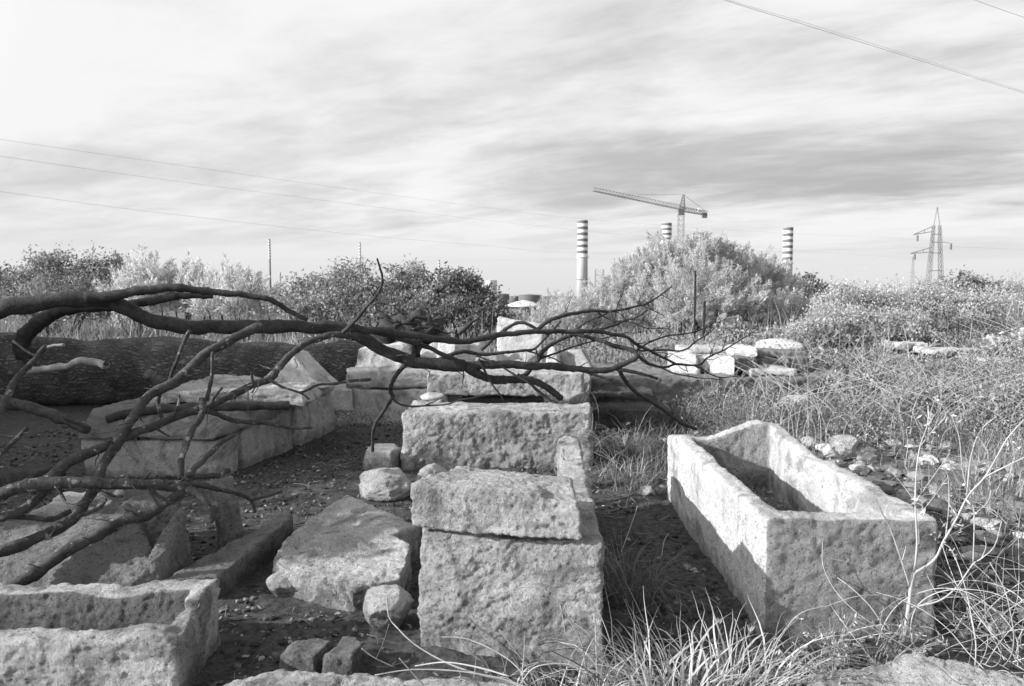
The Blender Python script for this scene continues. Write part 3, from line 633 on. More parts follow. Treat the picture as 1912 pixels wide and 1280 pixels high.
for k, (px, py, sx, sy, sz, lab) in enumerate(RR):
    x, y, _ = G(px, py, 0.05); z = float(Hgt(np.array([x]), np.array([y]))[0]); x, y, _ = G(px, py, z+sz*.4)
    if 1.15 < x < 2.16 and 3.3 < y < 5.8: x = 2.16 + sx
    rock('loose_rock', (x, y, z+sz*.25), (sx*1.1, sy, sz*1.1), 100+k, M_STONE_L if k % 3 else M_STONE, lab, 4, flat=.56, cuts=14, rough=.07)

# ------------------------------------------------------------------ branches
def catmull(pts, sub):
    p = np.array(pts, float); p = np.vstack([2*p[0]-p[1], p, 2*p[-1]-p[-2]]); out = []
    for i in range(1, len(p)-2):
        for s in np.linspace(0, 1, sub, endpoint=False):
            a, b, c, d = p[i-1], p[i], p[i+1], p[i+2]
            out.append(.5*((2*b)+(-a+c)*s+(2*a-5*b+4*c-d)*s*s+(-a+3*b-3*c+d)*s**3))
    out.append(p[-2]); return np.array(out)
def tube_vf(pts, rad, k=10, sub=6, knob=0.12, seed=0, cap=True, jit=0.0):
    q = np.hstack([np.array(pts, float), np.array(rad, float)[:, None]]); q = catmull(q, sub)
    c, r = q[:, :3], np.maximum(q[:, 3], 1e-4)
    if jit: c = c + (np.stack([noise3(c*7+seed+o) for o in (0, 31, 63)], 1))*jit
    t = np.gradient(c, axis=0); t /= np.linalg.norm(t, axis=1)[:, None]
    u = np.cross(t[0], [0.1, .2, 1.0]); u /= np.linalg.norm(u); U = []
    for i in range(len(c)):
        u = u - t[i]*(u@t[i]); u = u/np.linalg.norm(u); U.append(u)
    U = np.array(U); W = np.cross(t, U); an = np.arange(k)*2*np.pi/k
    ring = np.cos(an)[None, :, None]*U[:, None] + np.sin(an)[None, :, None]*W[:, None]
    V = (c[:, None] + ring*r[:, None, None]).reshape(-1, 3)
    if knob:
        rr = np.repeat(r, k)
        dn = knob*rr*(fbm(V*(0.28/np.maximum(rr, .004))[:, None]+seed, 2) + 0.5*noise3(V*(1.1/np.maximum(rr, .004))[:, None]+seed))
        V = V + ring.reshape(-1, 3)*dn[:, None]
    n = len(c)
    Q = np.array([[j*k+i, j*k+(i+1) % k, (j+1)*k+(i+1) % k, (j+1)*k+i] for j in range(n-1) for i in range(k)])
    T = []
    if cap:
        V = np.vstack([V, c[0]-t[0]*r[0]*.3, c[-1]+t[-1]*r[-1]*.3]); a, b = n*k, n*k+1
        T = [[a, (i+1) % k, i] for i in range(k)] + [[b, (n-1)*k+i, (n-1)*k+(i+1) % k] for i in range(k)]
    return V, Q, np.array(T, int).reshape(-1, 3)
def limb(name, pix, Y, mat, parent, rpx, seed=0, k=10, jit=0.012, label=None, knob=.24):
    """pix: photo pixels of the centre line; Y: depth or (start, end); rpx: (start, end) radius in photo pixels"""
    Y0, Y1 = Y if isinstance(Y, tuple) else (Y, Y); n = len(pix)
    L = [0]
    for a, b in zip(pix, pix[1:]): L.append(L[-1]+math.dist(a, b))
    pts, rad = [], []
    for (px, py), l in zip(pix, L):
        s = l/L[-1]; y = Y0+(Y1-Y0)*s; pts.append(P(px, py, y)); rad.append((rpx[0]+(rpx[1]-rpx[0])*s)*y/FPX)
    V, Q, T = tube_vf(pts, rad, k, 9, knob, seed, True, jit)
    o = mesh_obj(name, V, [Q, T], mat, parent)
    if label: o['label'] = label
    return o
def twigs_on(parent, pix, Y, mat, n, seed, ln=(20, 60), r=1.2, up=0.5):
    """small side shoots along a traced limb"""
    rs = np.random.RandomState(seed); Y0, Y1 = Y if isinstance(Y, tuple) else (Y, Y)
    q = catmull([(a, b, 0) for a, b in pix], 8); m = MB()
    for i in range(n):
        s = rs.uniform(.15, .98); j = int(s*(len(q)-2)); p0 = q[j, :2]; d = q[j+1, :2]-q[j, :2]; d /= np.linalg.norm(d)+1e-6
        a = rs.choice([-1, 1])*rs.uniform(.4, 1.1); d = np.array([d[0]*math.cos(a)-d[1]*math.sin(a), d[0]*math.sin(a)+d[1]*math.cos(a)])
        l = rs.uniform(*ln)*.9; y = Y0+(Y1-Y0)*s; dy = rs.uniform(-.25, .25)
        p = [p0 + d*l*t + rs.normal(size=2)*l*.07*(t > 0) for t in (0, .35, .7, 1)]
        V, Q, T = tube_vf([P(pp_[0], pp_[1], y+dy*t) for pp_, t in zip(p, (0, .35, .7, 1))], [r*y/FPX*f for f in (1, .8, .6, .3)], 5, 3, .1, seed+i)
        mesh_obj('twig', V, [Q, T], mat, parent)

Ya = (4.9, 5.6)
big = empty('fallen_branch', P(190, 560, 5.0), 'large dark curving bough arching over the stones, forking into many twigs on the right', 'branch')
main = [(-60, 600), (0, 580), (86, 563), (180, 558), (223, 567), (273, 594), (323, 606), (395, 610), (503, 609), (575, 611), (640, 616), (686, 637), (722, 656), (758, 671), (812, 679), (866, 682)]
limb('limb', main, (4.9, 5.6), M_BARK, big, (15, 11), 1, 14)
limb('side_branch', [(160, 556), (223, 549), (270, 541), (323, 537), (395, 544), (460, 551), (510, 562), (539, 580), (575, 595)], (5.0, 5.3), M_BARK, big, (10, 4), 2)
limb('side_branch', [(866, 682), (894, 698), (919, 709), (955, 707), (991, 710), (1027, 727), (1048, 744)], (5.6, 5.9), M_BARK, big, (9, 6), 3)
limb('side_branch', [(860, 682), (919, 680), (991, 681), (1063, 688), (1117, 692), (1151, 684), (1186, 669), (1185, 656), (1160, 648), (1131, 640), (1102, 629), (1062, 622)], (5.6, 6.0), M_BARK, big, (9, 3.0), 4)
U3 = [(650, 612), (704, 617), (776, 628), (847, 635), (901, 632), (937, 623), (991, 620), (1063, 618), (1120, 619), (1160, 627), (1189, 642), (1218, 656), (1261, 679)]
limb('side_branch', U3, (5.2, 6.1), M_BARK, big, (8, 2.2), 5)
BR = [([(900, 653), (929, 624), (972, 601), (1007, 616)], 5.8, (3.8, 3.2)),
      ([(1000, 618), (1030, 596), (1073, 584), (1114, 580), (1151, 580), (1189, 571), (1212, 564), (1255, 535)], (5.8, 6.2), (4.2, 1.3)),
      ([(1146, 598), (1153, 567), (1163, 546), (1166, 529)], 6.1, (1.6, .8)),
      ([(664, 611), (740, 630), (790, 645), (830, 663), (866, 676)], (5.3, 5.6), (5, 4)),
      ([(812, 676), (844, 660), (869, 656), (901, 661), (955, 657), (990, 653), (1004, 645), (1027, 622), (1047, 598)], (5.6, 5.9), (4.5, 1.5)),
      ([(958, 705), (978, 700), (1001, 677), (1016, 653), (1045, 636), (1079, 622), (1125, 613), (1160, 601), (1189, 591), (1209, 578)], (5.8, 6.2), (5, 1.6)),
      ([(1068, 619), (1102, 598), (1131, 587), (1146, 580)], 6.0, (2.6, 1.2)),
      ([(1010, 668), (1045, 656), (1088, 643), (1131, 630), (1175, 619)], (5.9, 6.2), (2.4, 1)),
      ([(1189, 653), (1218, 636), (1247, 627), (1290, 622), (1316, 610), (1339, 590), (1348, 578)], (6.1, 6.4), (2.2, .8)),
      ([(1186, 655), (1232, 653), (1276, 653), (1305, 633), (1333, 614)], (6.1, 6.4), (2.4, 1)),
      ([(1186, 660), (1212, 679), (1241, 685), (1264, 679), (1305, 682), (1322, 668), (1357, 650), (1391, 630), (1417, 613)], (6.0, 6.5), (3, .9)),
      ([(1300, 682), (1325, 697), (1348, 704), (1380, 702)], 6.4, (1.8, .8)),
      ([(1235, 686), (1261, 697), (1305, 705), (1345, 708)], 6.3, (1.8, .8)),
      ([(1150, 688), (1175, 693), (1203, 698), (1227, 707)], 6.0, (4, 2.5)),
      ([(1155, 690), (1172, 717), (1195, 737), (1235, 762), (1276, 792), (1300, 800)], (6.0, 6.8), (4, 3)),
      ([(1085, 690), (1102, 697), (1143, 710)], 5.9, (3, 2)),
      ([(639, 620), (668, 594), (693, 562), (709, 541), (714, 515), (705, 483)], (5.2, 5.0), (4.2, 1.8)),
      ([(700, 550), (716, 545)], 5.05, (1.5, .8)),
      ([(756, 680), (736, 706), (729, 727), (732, 742), (714, 770), (698, 800), (696, 842)], (5.5, 5.9), (4.5, 3)),
      ([(731, 738), (736, 745), (754, 756), (793, 758), (833, 753), (865, 745), (908, 738)], (5.6, 5.5), (2.6, 1)),
      ([(793, 757), (820, 745), (843, 735)], 5.55, (1.2, .6)),
      ([(894, 670), (908, 699), (926, 727), (943, 749)], 5.6, (2.6, 1.4)),
      ([(966, 699), (1002, 727), (1031, 749)], 5.8, (3, 1.6)),
      ([(890, 664), (920, 674), (952, 694), (987, 714), (1015, 740), (1040, 752)], 5.5, (2.4, 1.6)),
      ([(865, 684), (864, 705), (862, 728)], 5.6, (1.6, .6)),
      ([(1000, 652), (1004, 672), (1006, 690)], 5.8, (1.5, .7)),
      ([(985, 655), (1030, 668), (1062, 684)], 5.85, (2, 1)),
      ([(1125, 613), (1150, 600), (1175, 600), (1210, 612), (1250, 615)], 6.2, (1.6, .7)),
      ([(1212, 610), (1225, 590), (1228, 575)], 6.2, (1, .5)),
      ([(1205, 561), (1215, 575), (1240, 590)], 6.1, (1.1, .5)),
      ([(1114, 580), (1128, 592), (1150, 603)], 6.0, (1.5, .7)),
      ([(1195, 571), (1195, 555), (1206, 543)], 6.1, (1, .5)),
      ([(1247, 627), (1262, 634), (1276, 635)], 6.3, (1, .5)),
      ([(1075, 690), (1090, 680), (1101, 675)], 5.8, (1.2, .6))]
for k, (px_, Y, r) in enumerate(BR):
    limb('side_branch', px_, Y, M_BARK, big, r, 20+k, 8 if r[0] > 3 else 6, jit=.008)
twigs_on(big, BR[1][0], 6.0, M_BARK, 13, 201, (15, 50), .9)
twigs_on(big, BR[5][0], 6.0, M_BARK, 22, 202, (15, 50), .9)
twigs_on(big, BR[10][0], 6.3, M_BARK, 18, 203, (15, 45), .9)
twigs_on(big, BR[8][0], 6.3, M_BARK, 13, 204, (12, 40), .8)
twigs_on(big, U3[6:], 6.0, M_BARK, 20, 205, (20, 60), 1.0)
twigs_on(big, BR[7][0], 6.0, M_BARK, 10, 206, (15, 45), .8)

# lit grey branches on the left
b1 = empty('dead_branch', P(487, 607, 4.9), 'thick grey branch with a sawn upper end sloping down left across the left tomb', 'branch')
limb('limb', [(487, 607), (431, 636), (388, 659), (352, 688), (313, 720), (280, 742), (252, 774), (234, 799), (216, 832), (198, 860), (183, 893)], (4.9, 4.2), M_BARK_L, b1, (8.5, 9.5), 61, 14)
limb('side_branch', [(354, 618), (334, 663), (316, 712)], (4.75, 4.7), M_BARK_L, b1, (3.8, 3.2), 62)
limb('side_branch', [(372, 693), (352, 697), (340, 700)], 4.7, M_BARK_L, b1, (2.6, 2.6), 63)
limb('side_branch', [(300, 735), (297, 755), (300, 775), (307, 790)], 4.6, M_BARK_L, b1, (3.5, 4), 64)
b2 = empty('dead_branch', P(377, 765, 4.6), 'long grey branch rising past the gable stone to join the dark bough', 'branch')
limb('limb', [(671, 632), (632, 625), (596, 632), (565, 645), (545, 662), (517, 690), (503, 706), (474, 717), (442, 735), (395, 758), (377, 766), (323, 778), (287, 794), (244, 814), (201, 833), (158, 848), (126, 868), (90, 893), (60, 915)], (5.3, 4.0), M_BARK_L, b2, (5.5, 10), 65, 14)
for k, (px_, Y, r) in enumerate([
        ([(399, 659), (397, 702), (384, 748)], 4.65, (3.4, 4)), ([(413, 724), (399, 742), (396, 756)], 4.6, (2.6, 3.4)), ([(469, 695), (473, 718)], 4.75, (2, 3)),
        ([(334, 735), (332, 752), (322, 776)], 4.5, (2.4, 3)), ([(378, 745), (379, 770), (362, 803), (349, 828), (341, 860), (335, 895)], (4.6, 4.2), (6.5, 6)),
        ([(384, 768), (431, 783), (485, 790), (539, 796), (582, 799)], (4.6, 5.0), (5, 2.4)), ([(503, 709), (532, 722), (560, 735), (578, 747)], 4.85, (3, 1.6)),
        ([(560, 733), (571, 729), (596, 719), (643, 713), (691, 708)], (4.85, 5.1), (2.2, 3)), ([(290, 795), (305, 806), (318, 815)], 4.45, (2.6, 1.4))]):
    limb('side_branch', px_, Y, M_BARK_L, b2, r, 70+k, 9)
b3 = empty('dead_branch', P(-20, 800, 4.4), 'slender grey branch slanting up at the left edge with a short broken side twig', 'branch')
limb('limb', [(86, 648), (65, 668), (32, 706), (14, 738), (0, 768), (-25, 810)], (4.5, 4.2), M_BARK_L, b3, (5, 8), 81, 10)
limb('side_branch', [(119, 643), (100, 645), (86, 650)], 4.5, M_WOODEND, b3, (3, 3), 82)
limb('side_branch', [(25, 637), (45, 650), (65, 664)], 4.5, M_BARK_L, b3, (2.2, 2.2), 83)
b4 = empty('dead_branch', P(72, 688, 6.2), 'pale barkless branch with a hollow broken end in front of the trunk', 'branch')
limb('limb', [(50, 694), (80, 689), (126, 684), (151, 675), (180, 677), (199, 681)], (6.4, 6.0), M_WOODEND, b4, (6, 7.5), 84, 10)
limb('splinter', [(196, 678), (202, 680)], 5.98, M_BARK, b4, (4.5, 3.5), 85, 8)
b5 = empty('dead_branch', P(50, 803, 4.6), 'thin dark branch reaching up from the left edge below the broken log', 'branch')
limb('limb', [(52, 800), (25, 826), (0, 850), (-30, 880)], (4.7, 4.4), M_BARK_L, b5, (4, 5), 86, 8)
limb('side_branch', [(-10, 812), (20, 815), (45, 808), (64, 813)], 4.65, M_BARK, b5, (2, 1.4), 87, 6)
b6 = empty('broken_log', P(80, 765, 6.3), 'dark log with a splintered lower end in front of the trunk at far left', 'log')
limb('bark', [(-40, 738), (0, 749), (47, 758), (90, 771), (126, 785), (163, 801)], (6.6, 6.1), M_BARK, b6, (12, 9), 88, 14)
limb('splinter', [(122, 778), (145, 789), (170, 799)], (6.15, 6.05), M_BARK, b6, (5, 2), 89, 6)
b7 = empty('broken_log', P(300, 765, 6.7), 'dark log lying along the front edge of the layered slab', 'log')
limb('bark', [(200, 783), (234, 772), (323, 762), (413, 760), (503, 757), (540, 757)], (6.55, 6.9), M_BARK, b7, (8, 9), 90, 14)
twigs_on(b1, [(431, 636), (352, 688), (280, 742), (216, 832)], (4.8, 4.3), M_BARK_L, 6, 211, (14, 34), 1.6)
twigs_on(b2, [(596, 632), (503, 706), (395, 758), (244, 814), (126, 868)], (5.2, 4.1), M_BARK_L, 9, 212, (14, 36), 1.5)
twigs_on(big, main[8:], (5.2, 5.6), M_BARK, 6, 213, (18, 45), 1.4)
twigs_on(b2, [(545, 662), (474, 717), (377, 766), (287, 794)], (5.0, 4.4), M_TRUNKWOOD, 9, 214, (20, 60), 1.1)
twigs_on(b3, [(86, 648), (32, 706), (0, 768)], (4.5, 4.3), M_BARK_L, 5, 215, (14, 40), 1.3)
# bottom-left
c1 = empty('dead_branch', P(345, 905, 3.9), 'thick horizontal branch in the lower left ending in a knuckle and a white tipped spur', 'branch')
limb('limb', [(-60, 940), (0, 922), (36, 911), (90, 903), (162, 901), (216, 903), (270, 906), (324, 906), (352, 908)], (3.7, 3.95), M_BARK_L, c1, (13, 9), 91, 16)
for k, (px_, Y, r) in enumerate([
        ([(345, 906), (377, 906), (413, 915), (449, 926), (471, 939), (478, 957)], (3.95, 4.15), (6, 2.5)), ([(468, 934), (495, 926), (525, 917)], (4.1, 4.3), (3.2, 2.6)),
        ([(350, 908), (381, 931), (392, 953), (395, 972)], (3.95, 3.8), (9, 4)), ([(438, 812), (406, 835), (377, 860), (352, 888)], (4.3, 4.0), (4, 6.5)),
        ([(429, 877), (406, 886), (370, 892), (350, 896)], (4.3, 4.0), (5, 5.5)), ([(280, 910), (298, 926), (316, 933)], 3.85, (4.5, 2.5)),
        ([(277, 918), (290, 934), (302, 948)], 3.8, (2.4, 1.8)), ([(266, 898), (280, 884)], 3.95, (3, 1.6)), ([(180, 915), (216, 931), (262, 957)], (3.85, 3.75), (3.4, 2)),
        ([(195, 921), (215, 926), (231, 925)], 3.85, (3.4, 2.2)), ([(108, 912), (118, 924), (125, 935)], 3.8, (2.4, 1.2))]):
    limb('side_branch', px_, Y, M_BARK_L, c1, r, 92+k, 9)
c2 = empty('dead_branch', P(90, 993, 3.8), 'dark branch dropping left from the thick horizontal branch, elbow bent', 'branch')
limb('limb', [(190, 880), (173, 917), (151, 949), (133, 971), (90, 993), (43, 1014), (0, 1032), (-40, 1045)], (4.1, 3.6), M_BARK_L, c2, (9, 12), 105, 14)
limb('side_branch', [(140, 966), (169, 953), (187, 946), (198, 933)], 3.85, M_BARK_L, c2, (4.5, 2.6), 106)
c3 = empty('dead_branch', P(309, 939, 3.9), 'lowest dark branch slanting down over the rough sloping slab', 'branch')
limb('limb', [(356, 913), (309, 939), (270, 960), (223, 978), (180, 1000), (126, 1028), (86, 1057), (40, 1086), (0, 1110)], (3.95, 3.45), M_BARK_L, c3, (9, 13), 107, 16)
c4 = empty('dead_branch', P(36, 958, 3.9), 'short branch with one bright sunlit stretch at the lower left edge', 'branch')
limb('limb', [(92, 908), (65, 935), (36, 957), (10, 967), (-30, 975)], (3.9, 3.7), M_BARK_L, c4, (7, 10), 108, 12)
limb('side_branch', [(20, 966), (72, 967), (108, 966), (133, 955)], (3.8, 3.9), M_BARK_L, c4, (5, 5), 109, 10)

twigs_on(c1, [(36, 911), (162, 901), (270, 906), (345, 908)], (3.75, 3.95), M_BARK_L, 10, 216, (14, 50), 1.5)
twigs_on(c2, [(173, 917), (133, 971), (43, 1014)], (4.0, 3.7), M_BARK_L, 6, 217, (14, 45), 1.5)
twigs_on(c3, [(309, 939), (223, 978), (126, 1028), (60, 1070)], (3.9, 3.5), M_BARK_L, 7, 218, (14, 45), 1.5)
# --- trunk
def trunk_mat():
    m, nt, b = base_mat('trunk_bark', 0.85); L = nt.links.new
    tc = N(nt, 'ShaderNodeTexCoord').outputs['Object']
    mp = N(nt, 'ShaderNodeMapping'); mp.inputs['Scale'].default_value = (6, 24, 24); L(tc, mp.inputs[0])
    vo = N(nt, 'ShaderNodeTexVoronoi'); vo.feature = 'DISTANCE_TO_EDGE'; vo.inputs['Scale'].default_value = 1.0
    wn_ = N(nt, 'ShaderNodeVectorMath', operation='ADD'); L(mp.outputs[0], wn_.inputs[0])
    nn = N(nt, 'ShaderNodeTexNoise'); nn.inputs['Scale'].default_value = 7; nn.inputs['Detail'].default_value = 5; L(tc, nn.inputs['Vector']); nsc = N(nt, 'ShaderNodeVectorMath', operation='SCALE'); L(nn.outputs['Color'], nsc.inputs[0]); nsc.inputs['Scale'].default_value = 3.6; L(nsc.outputs[0], wn_.inputs[1]); L(wn_.outputs[0], vo.inputs['Vector'])
    h = math_node(nt, 'ADD', math_node(nt, 'MULTIPLY', mapr(nt, vo.outputs['Distance'], 0, .25, 0, 1), .6), math_node(nt, 'MULTIPLY', nz(nt, mp.outputs[0], 1.3, 6, .7), .5))
    v = math_node(nt, 'MULTIPLY', mapr(nt, h, .2, 1, .45, 1.0), mapr(nt, nz(nt, tc, 3, 5, .6), .3, .7, .10, .30))
    L(v, b.inputs['Base Color']); bp = N(nt, 'ShaderNodeBump'); bp.inputs['Strength'].default_value = 1; bp.inputs['Distance'].default_value = .05
    L(h, bp.inputs['Height']); L(bp.outputs[0], b.inputs['Normal']); return m
M_TRUNK = trunk_mat()
tr = empty('fallen_tree', (-4.5, 10.9, 0.0), 'huge dark tree trunk lying across the left background', 'tree')
V, Q, T = tube_vf([(-9.5, 10.6, .50), (-7.4, 10.8, .50), (-5.6, 10.9, .48), (-4.6, 10.9, .46), (-3.6, 11.0, .48), (-2.4, 11.1, .50), (-1.5, 11.2, .52)], [.50, .52, .47, .46, .43, .45, .38], 56, 36, .26, 3)
mesh_obj('trunk', V, [Q, T], M_TRUNK, tr)
limb('limb', [(48, 668), (40, 640), (62, 610), (92, 590), (130, 575), (200, 571), (262, 566), (330, 553), (395, 553)], (10.3, 9.6), M_BARK, tr, (15, 5), 111, 14)
limb('branch_stub', [(330, 735), (300, 712), (272, 698)], (10.6, 10.3), M_TRUNKWOOD, tr, (20, 8), 113, 12)
V, F = rock_vf((-1.6, 12.3, .70), (1.0, .7, .48), 114, 5, rough=.35, flat=.8)
mesh_obj('root_plate', V, F, M_BARK, tr)
for k, px_ in enumerate([[(740, 600), (720, 590), (700, 570)], [(760, 596), (790, 592), (820, 606)], [(735, 610), (760, 600), (800, 612), (850, 624)], [(860, 620), (880, 600), (900, 590)]]):
    limb('root', px_, 11.6, M_BARK, tr, (5, 1.5), 115+k, 8, jit=.05)

# ------------------------------------------------------------------ foliage builders
def leaves_vf(c, d, ln, wd, rs, fold=True):
    """c centres (n,3), d unit directions (n,3): one pointed leaf (4 verts) each"""
    n = len(c); r = rs.normal(size=(n, 3)); s = np.cross(d, r); s /= np.linalg.norm(s, axis=1)[:, None]+1e-9
    ln = np.broadcast_to(ln, n)[:, None]; wd = np.broadcast_to(wd, n)[:, None]
    V = np.stack([c, c+d*ln*.45+s*wd*.5, c+d*ln, c+d*ln*.45-s*wd*.5], 1).reshape(-1, 3)
    F = np.arange(n*4).reshape(n, 4); return V, F
def unit(v): return v/(np.linalg.norm(v, axis=1)[:, None]+1e-9)
def crown(name, parent, lumps, nclump, nleaf, lsize, mat, seed, style='leafy', clump_r=.25):
    rs = np.random.RandomState(seed); Cs, Ds, Ls, Ws, Tn = [], [], [], [], []
    wt = np.array([l[3]*l[5] for l in lumps]); wt = wt/wt.sum()
    for l, w in zip(lumps, wt):
        k = max(4, int(nclump*w)); dr = unit(rs.normal(size=(k, 3))); dr[:, 2] = np.abs(dr[:, 2])*1.0 - .25*rs.rand(k)
        dr = unit(dr); rad = rs.uniform(.25, 1.03, k)**.6
        cc = np.array(l[:3]) + dr*np.array(l[3:6])*rad[:, None]
        for i in range(k):
            m = int(nleaf*rs.uniform(.5, 1.4)); tone = np.clip(rs.normal(.5, .22), 0, 1); cr = clump_r*rs.uniform(.6, 1.5)
            if style == 'feather':
                ax = unit((dr[i]*.75+np.array([0, 0, .8])+rs.normal(size=3)*.35)[None])[0]; t = rs.rand(m)
                p = cc[i] + ax*((t-.35)*cr*2.6)[:, None] + rs.normal(size=(m, 3))*cr*(.26*(1.05-t))[:, None]*1.6
                dd = unit(ax + rs.normal(size=(m, 3))*.45); ll = lsize*rs.uniform(.6, 1.5, m); ww = ll*.22
            else:
                p = cc[i] + rs.normal(size=(m, 3))*cr*np.array([.55, .55, .42]); dd = unit(rs.normal(size=(m, 3))+np.array([0, 0, .3])); ll = lsize*rs.uniform(.6, 1.4, m); ww = ll*.48
            Cs.append(p); Ds.append(dd); Ls.append(ll); Ws.append(ww); Tn.append(np.clip(tone+rs.normal(size=m)*.16, 0, 1))
    c = np.vstack(Cs); V, F = leaves_vf(c, np.vstack(Ds), np.concatenate(Ls), np.concatenate(Ws), rs)
    return mesh_obj(name, V, F, mat, parent, smooth=False, tone=np.repeat(np.concatenate(Tn), 4))
def wood(parent, base, lumps, seed, r=.08, per=4):
    rs = np.random.RandomState(seed); m = MB()
    for l in lumps:
        for j in range(per):
            e = np.array(l[:3]) + unit(rs.normal(size=(1, 3)))[0]*np.array(l[3:6])*.7; e[2] = max(e[2], base[2]+.3)
            b = np.array(base)+rs.normal(size=3)*np.array([.25, .15, 0]); mid = b*.5+e*.5+rs.normal(size=3)*.15
            V, Q, T = tube_vf([b-(0, 0, .1), mid, e], [r, r*.6, r*.2], 6, 5, .1, seed+j); m.add(V, Q, T)
    m.build('trunk', M_TRUNKWOOD, parent, smooth=True)
M_FEATH = leaf_mat('feathery_foliage', .42, .84, .5)
M_FEATH2 = leaf_mat('feathery_grey_foliage', .5, .88, .5)
M_LEAF = leaf_mat('dark_foliage', .09, .30, .25)
M_LEAF2 = leaf_mat('mid_foliage', .14, .52, .3)
M_LEAFD = leaf_mat('dusky_foliage', .10, .48, .28)
M_LEAF3 = leaf_mat('pale_foliage', .30, .72, .35)
def lump(px, py_top, Y, wpx, hm=None, dep=None, zc=None):
    """an ellipsoid lump whose top shows at (px, py_top) at distance Y"""
    x, _, zt = P(px, py_top, Y); rx = wpx/2/FPX*Y; rz = hm if hm else max(.4, zt*.55)
    return (x, Y, zt-rz*1.0, rx, dep or rx*.8, rz)
def shrub(name, label, lumps, nclump, nleaf, ls, mat, seed, style='leafy', cr=.25, cat='shrub', group=None, wr=.05, per=4):
    bx = float(np.mean([l[0] for l in lumps])); by = float(np.mean([l[1] for l in lumps]))
    bz = float(Hgt(np.array([bx]), np.array([by]))[0]); e = empty(name, (bx, by, bz), label, cat, group)
    crown('crown', e, lumps, nclump, nleaf, ls, mat, seed, style, cr); wood(e, (bx, by, bz), lumps, seed, wr, per); return e
shrub('tamarisk', 'huge pale feathery tamarisk bush in front of the crane, darker on its right side', [
    lump(1315, 445, 21, 170, 1.5), lump(1240, 456, 21.5, 150, 1.4), lump(1180, 498, 21, 120, 1.0), lump(1400, 480, 22, 150, 1.3), lump(1462, 530, 22, 110, .9), lump(1300, 500, 20, 260, 1.3, 1.6), lump(1160, 540, 20.5, 120, .9), lump(1420, 545, 20.6, 160, 1.0)],
    1900, 190, .085, M_FEATH, 301, 'feather', .22, 'bush', wr=.07, per=5)
shrub('leafy_tree', 'dark leafy tree at far left with bright sky gaps', [lump(90, 466, 24, 120, 1.1), lump(190, 470, 24, 110, 1.2), lump(20, 500, 24, 110, 1.0), lump(130, 520, 23, 260, 1.0, 1.2)], 330, 70, .10, M_LEAFD, 302, cr=.3, cat='tree')
shrub('leafy_tree', 'dark leafy tree cut off by the left edge', [lump(-60, 470, 25, 120, 1.2), lump(-15, 492, 25, 60, .8)], 60, 60, .12, M_LEAF, 303, cr=.3, cat='tree')
shrub('tamarisk', 'light feathery bush just right of the dark leafy tree', [lump(275, 490, 22, 90, 1.0), lump(255, 522, 21.5, 110, .8)], 150, 110, .12, M_FEATH2, 304, 'feather', .28, 'bush')
shrub('tamarisk', 'middle light feathery bush of the three on the left', [lump(355, 505, 22.5, 80, .9), lump(350, 525, 22, 100, .7)], 110, 110, .12, M_FEATH2, 305, 'feather', .28, 'bush')
shrub('tamarisk', 'wispy feathery bush left of the striped mast', [lump(445, 502, 22, 90, 1.0), lump(430, 520, 21.5, 140, .8), lump(490, 545, 21.5, 60, .6)], 160, 110, .12, M_FEATH2, 306, 'feather', .28, 'bush')
shrub('leafy_shrub', 'low leafy shrub under the left striped mast', [lump(550, 518, 20, 100, .8), lump(600, 512, 20, 80, .8), lump(560, 550, 19.5, 130, .6)], 90, 65, .085, M_LEAF2, 307)
shrub('leafy_shrub', 'tall rounded leafy shrub behind the upright twig', [lump(665, 480, 20, 130, 1.0), lump(640, 515, 19.5, 150, .8), lump(700, 540, 19.3, 160, .7)], 150, 70, .085, M_LEAF2, 308, wr=.06)
shrub('leafy_shrub', 'rounded leafy shrub in the middle of the dark clump', [lump(765, 482, 20.5, 110, 1.0), lump(790, 510, 20, 120, .8), lump(770, 550, 19.5, 160, .7)], 140, 70, .085, M_LEAF2, 309, wr=.06)
shrub('leafy_shrub', 'right hand leafy shrub of the clump, next to the water tower', [lump(850, 488, 20, 80, .9), lump(880, 515, 20, 100, .8), lump(860, 555, 19.5, 150, .6), lump(925, 562, 19.5, 60, .5)], 140, 70, .10, M_LEAF, 310, wr=.06)
shrub('pale_shrub', 'small pale shrub at the foot of the tall chimney', [lump(1060, 552, 20, 90, .6), lump(1100, 545, 20.5, 70, .7), lump(1030, 575, 19, 90, .45)], 110, 80, .09, M_FEATH, 311, 'feather', .22)
shrub('leafy_shrub', 'dark bush peeping out right of the tamarisk', [lump(1510, 515, 27, 70, .9), lump(1535, 525, 27, 40, .7), lump(1500, 560, 26, 90, .9)], 80, 60, .12, M_LEAF, 312)
shrub('pale_shrub', 'broad pale shrub below the third chimney', [lump(1580, 526, 17, 120, .8), lump(1640, 532, 17, 110, .8), lump(1560, 570, 16, 150, .7), lump(1660, 575, 16, 140, .6), lump(1500, 600, 15, 90, .5)], 420, 90, .06, M_LEAF3, 313, cr=.22)
shrub('leafy_shrub', 'dark flat topped bush right of the pylon foot', [lump(1800, 516, 24, 90, .8), lump(1850, 528, 24, 90, .7), lump(1760, 528, 24, 70, .7)], 100, 65, .12, M_LEAF, 314)
shrub('pale_shrub', 'whitish shrub at the foot of the pylon', [lump(1720, 533, 20, 90, .6), lump(1770, 533, 19.5, 100, .6), lump(1830, 542, 19, 100, .6)], 210, 90, .065, M_LEAF3, 315)
shrub('pale_shrub', 'pale shrub at the right picture edge on the skyline', [lump(1890, 522, 23, 80, .8), lump(1940, 520, 23, 80, .9), lump(1900, 550, 21, 110, .6)], 190, 90, .065, M_LEAF3, 316)
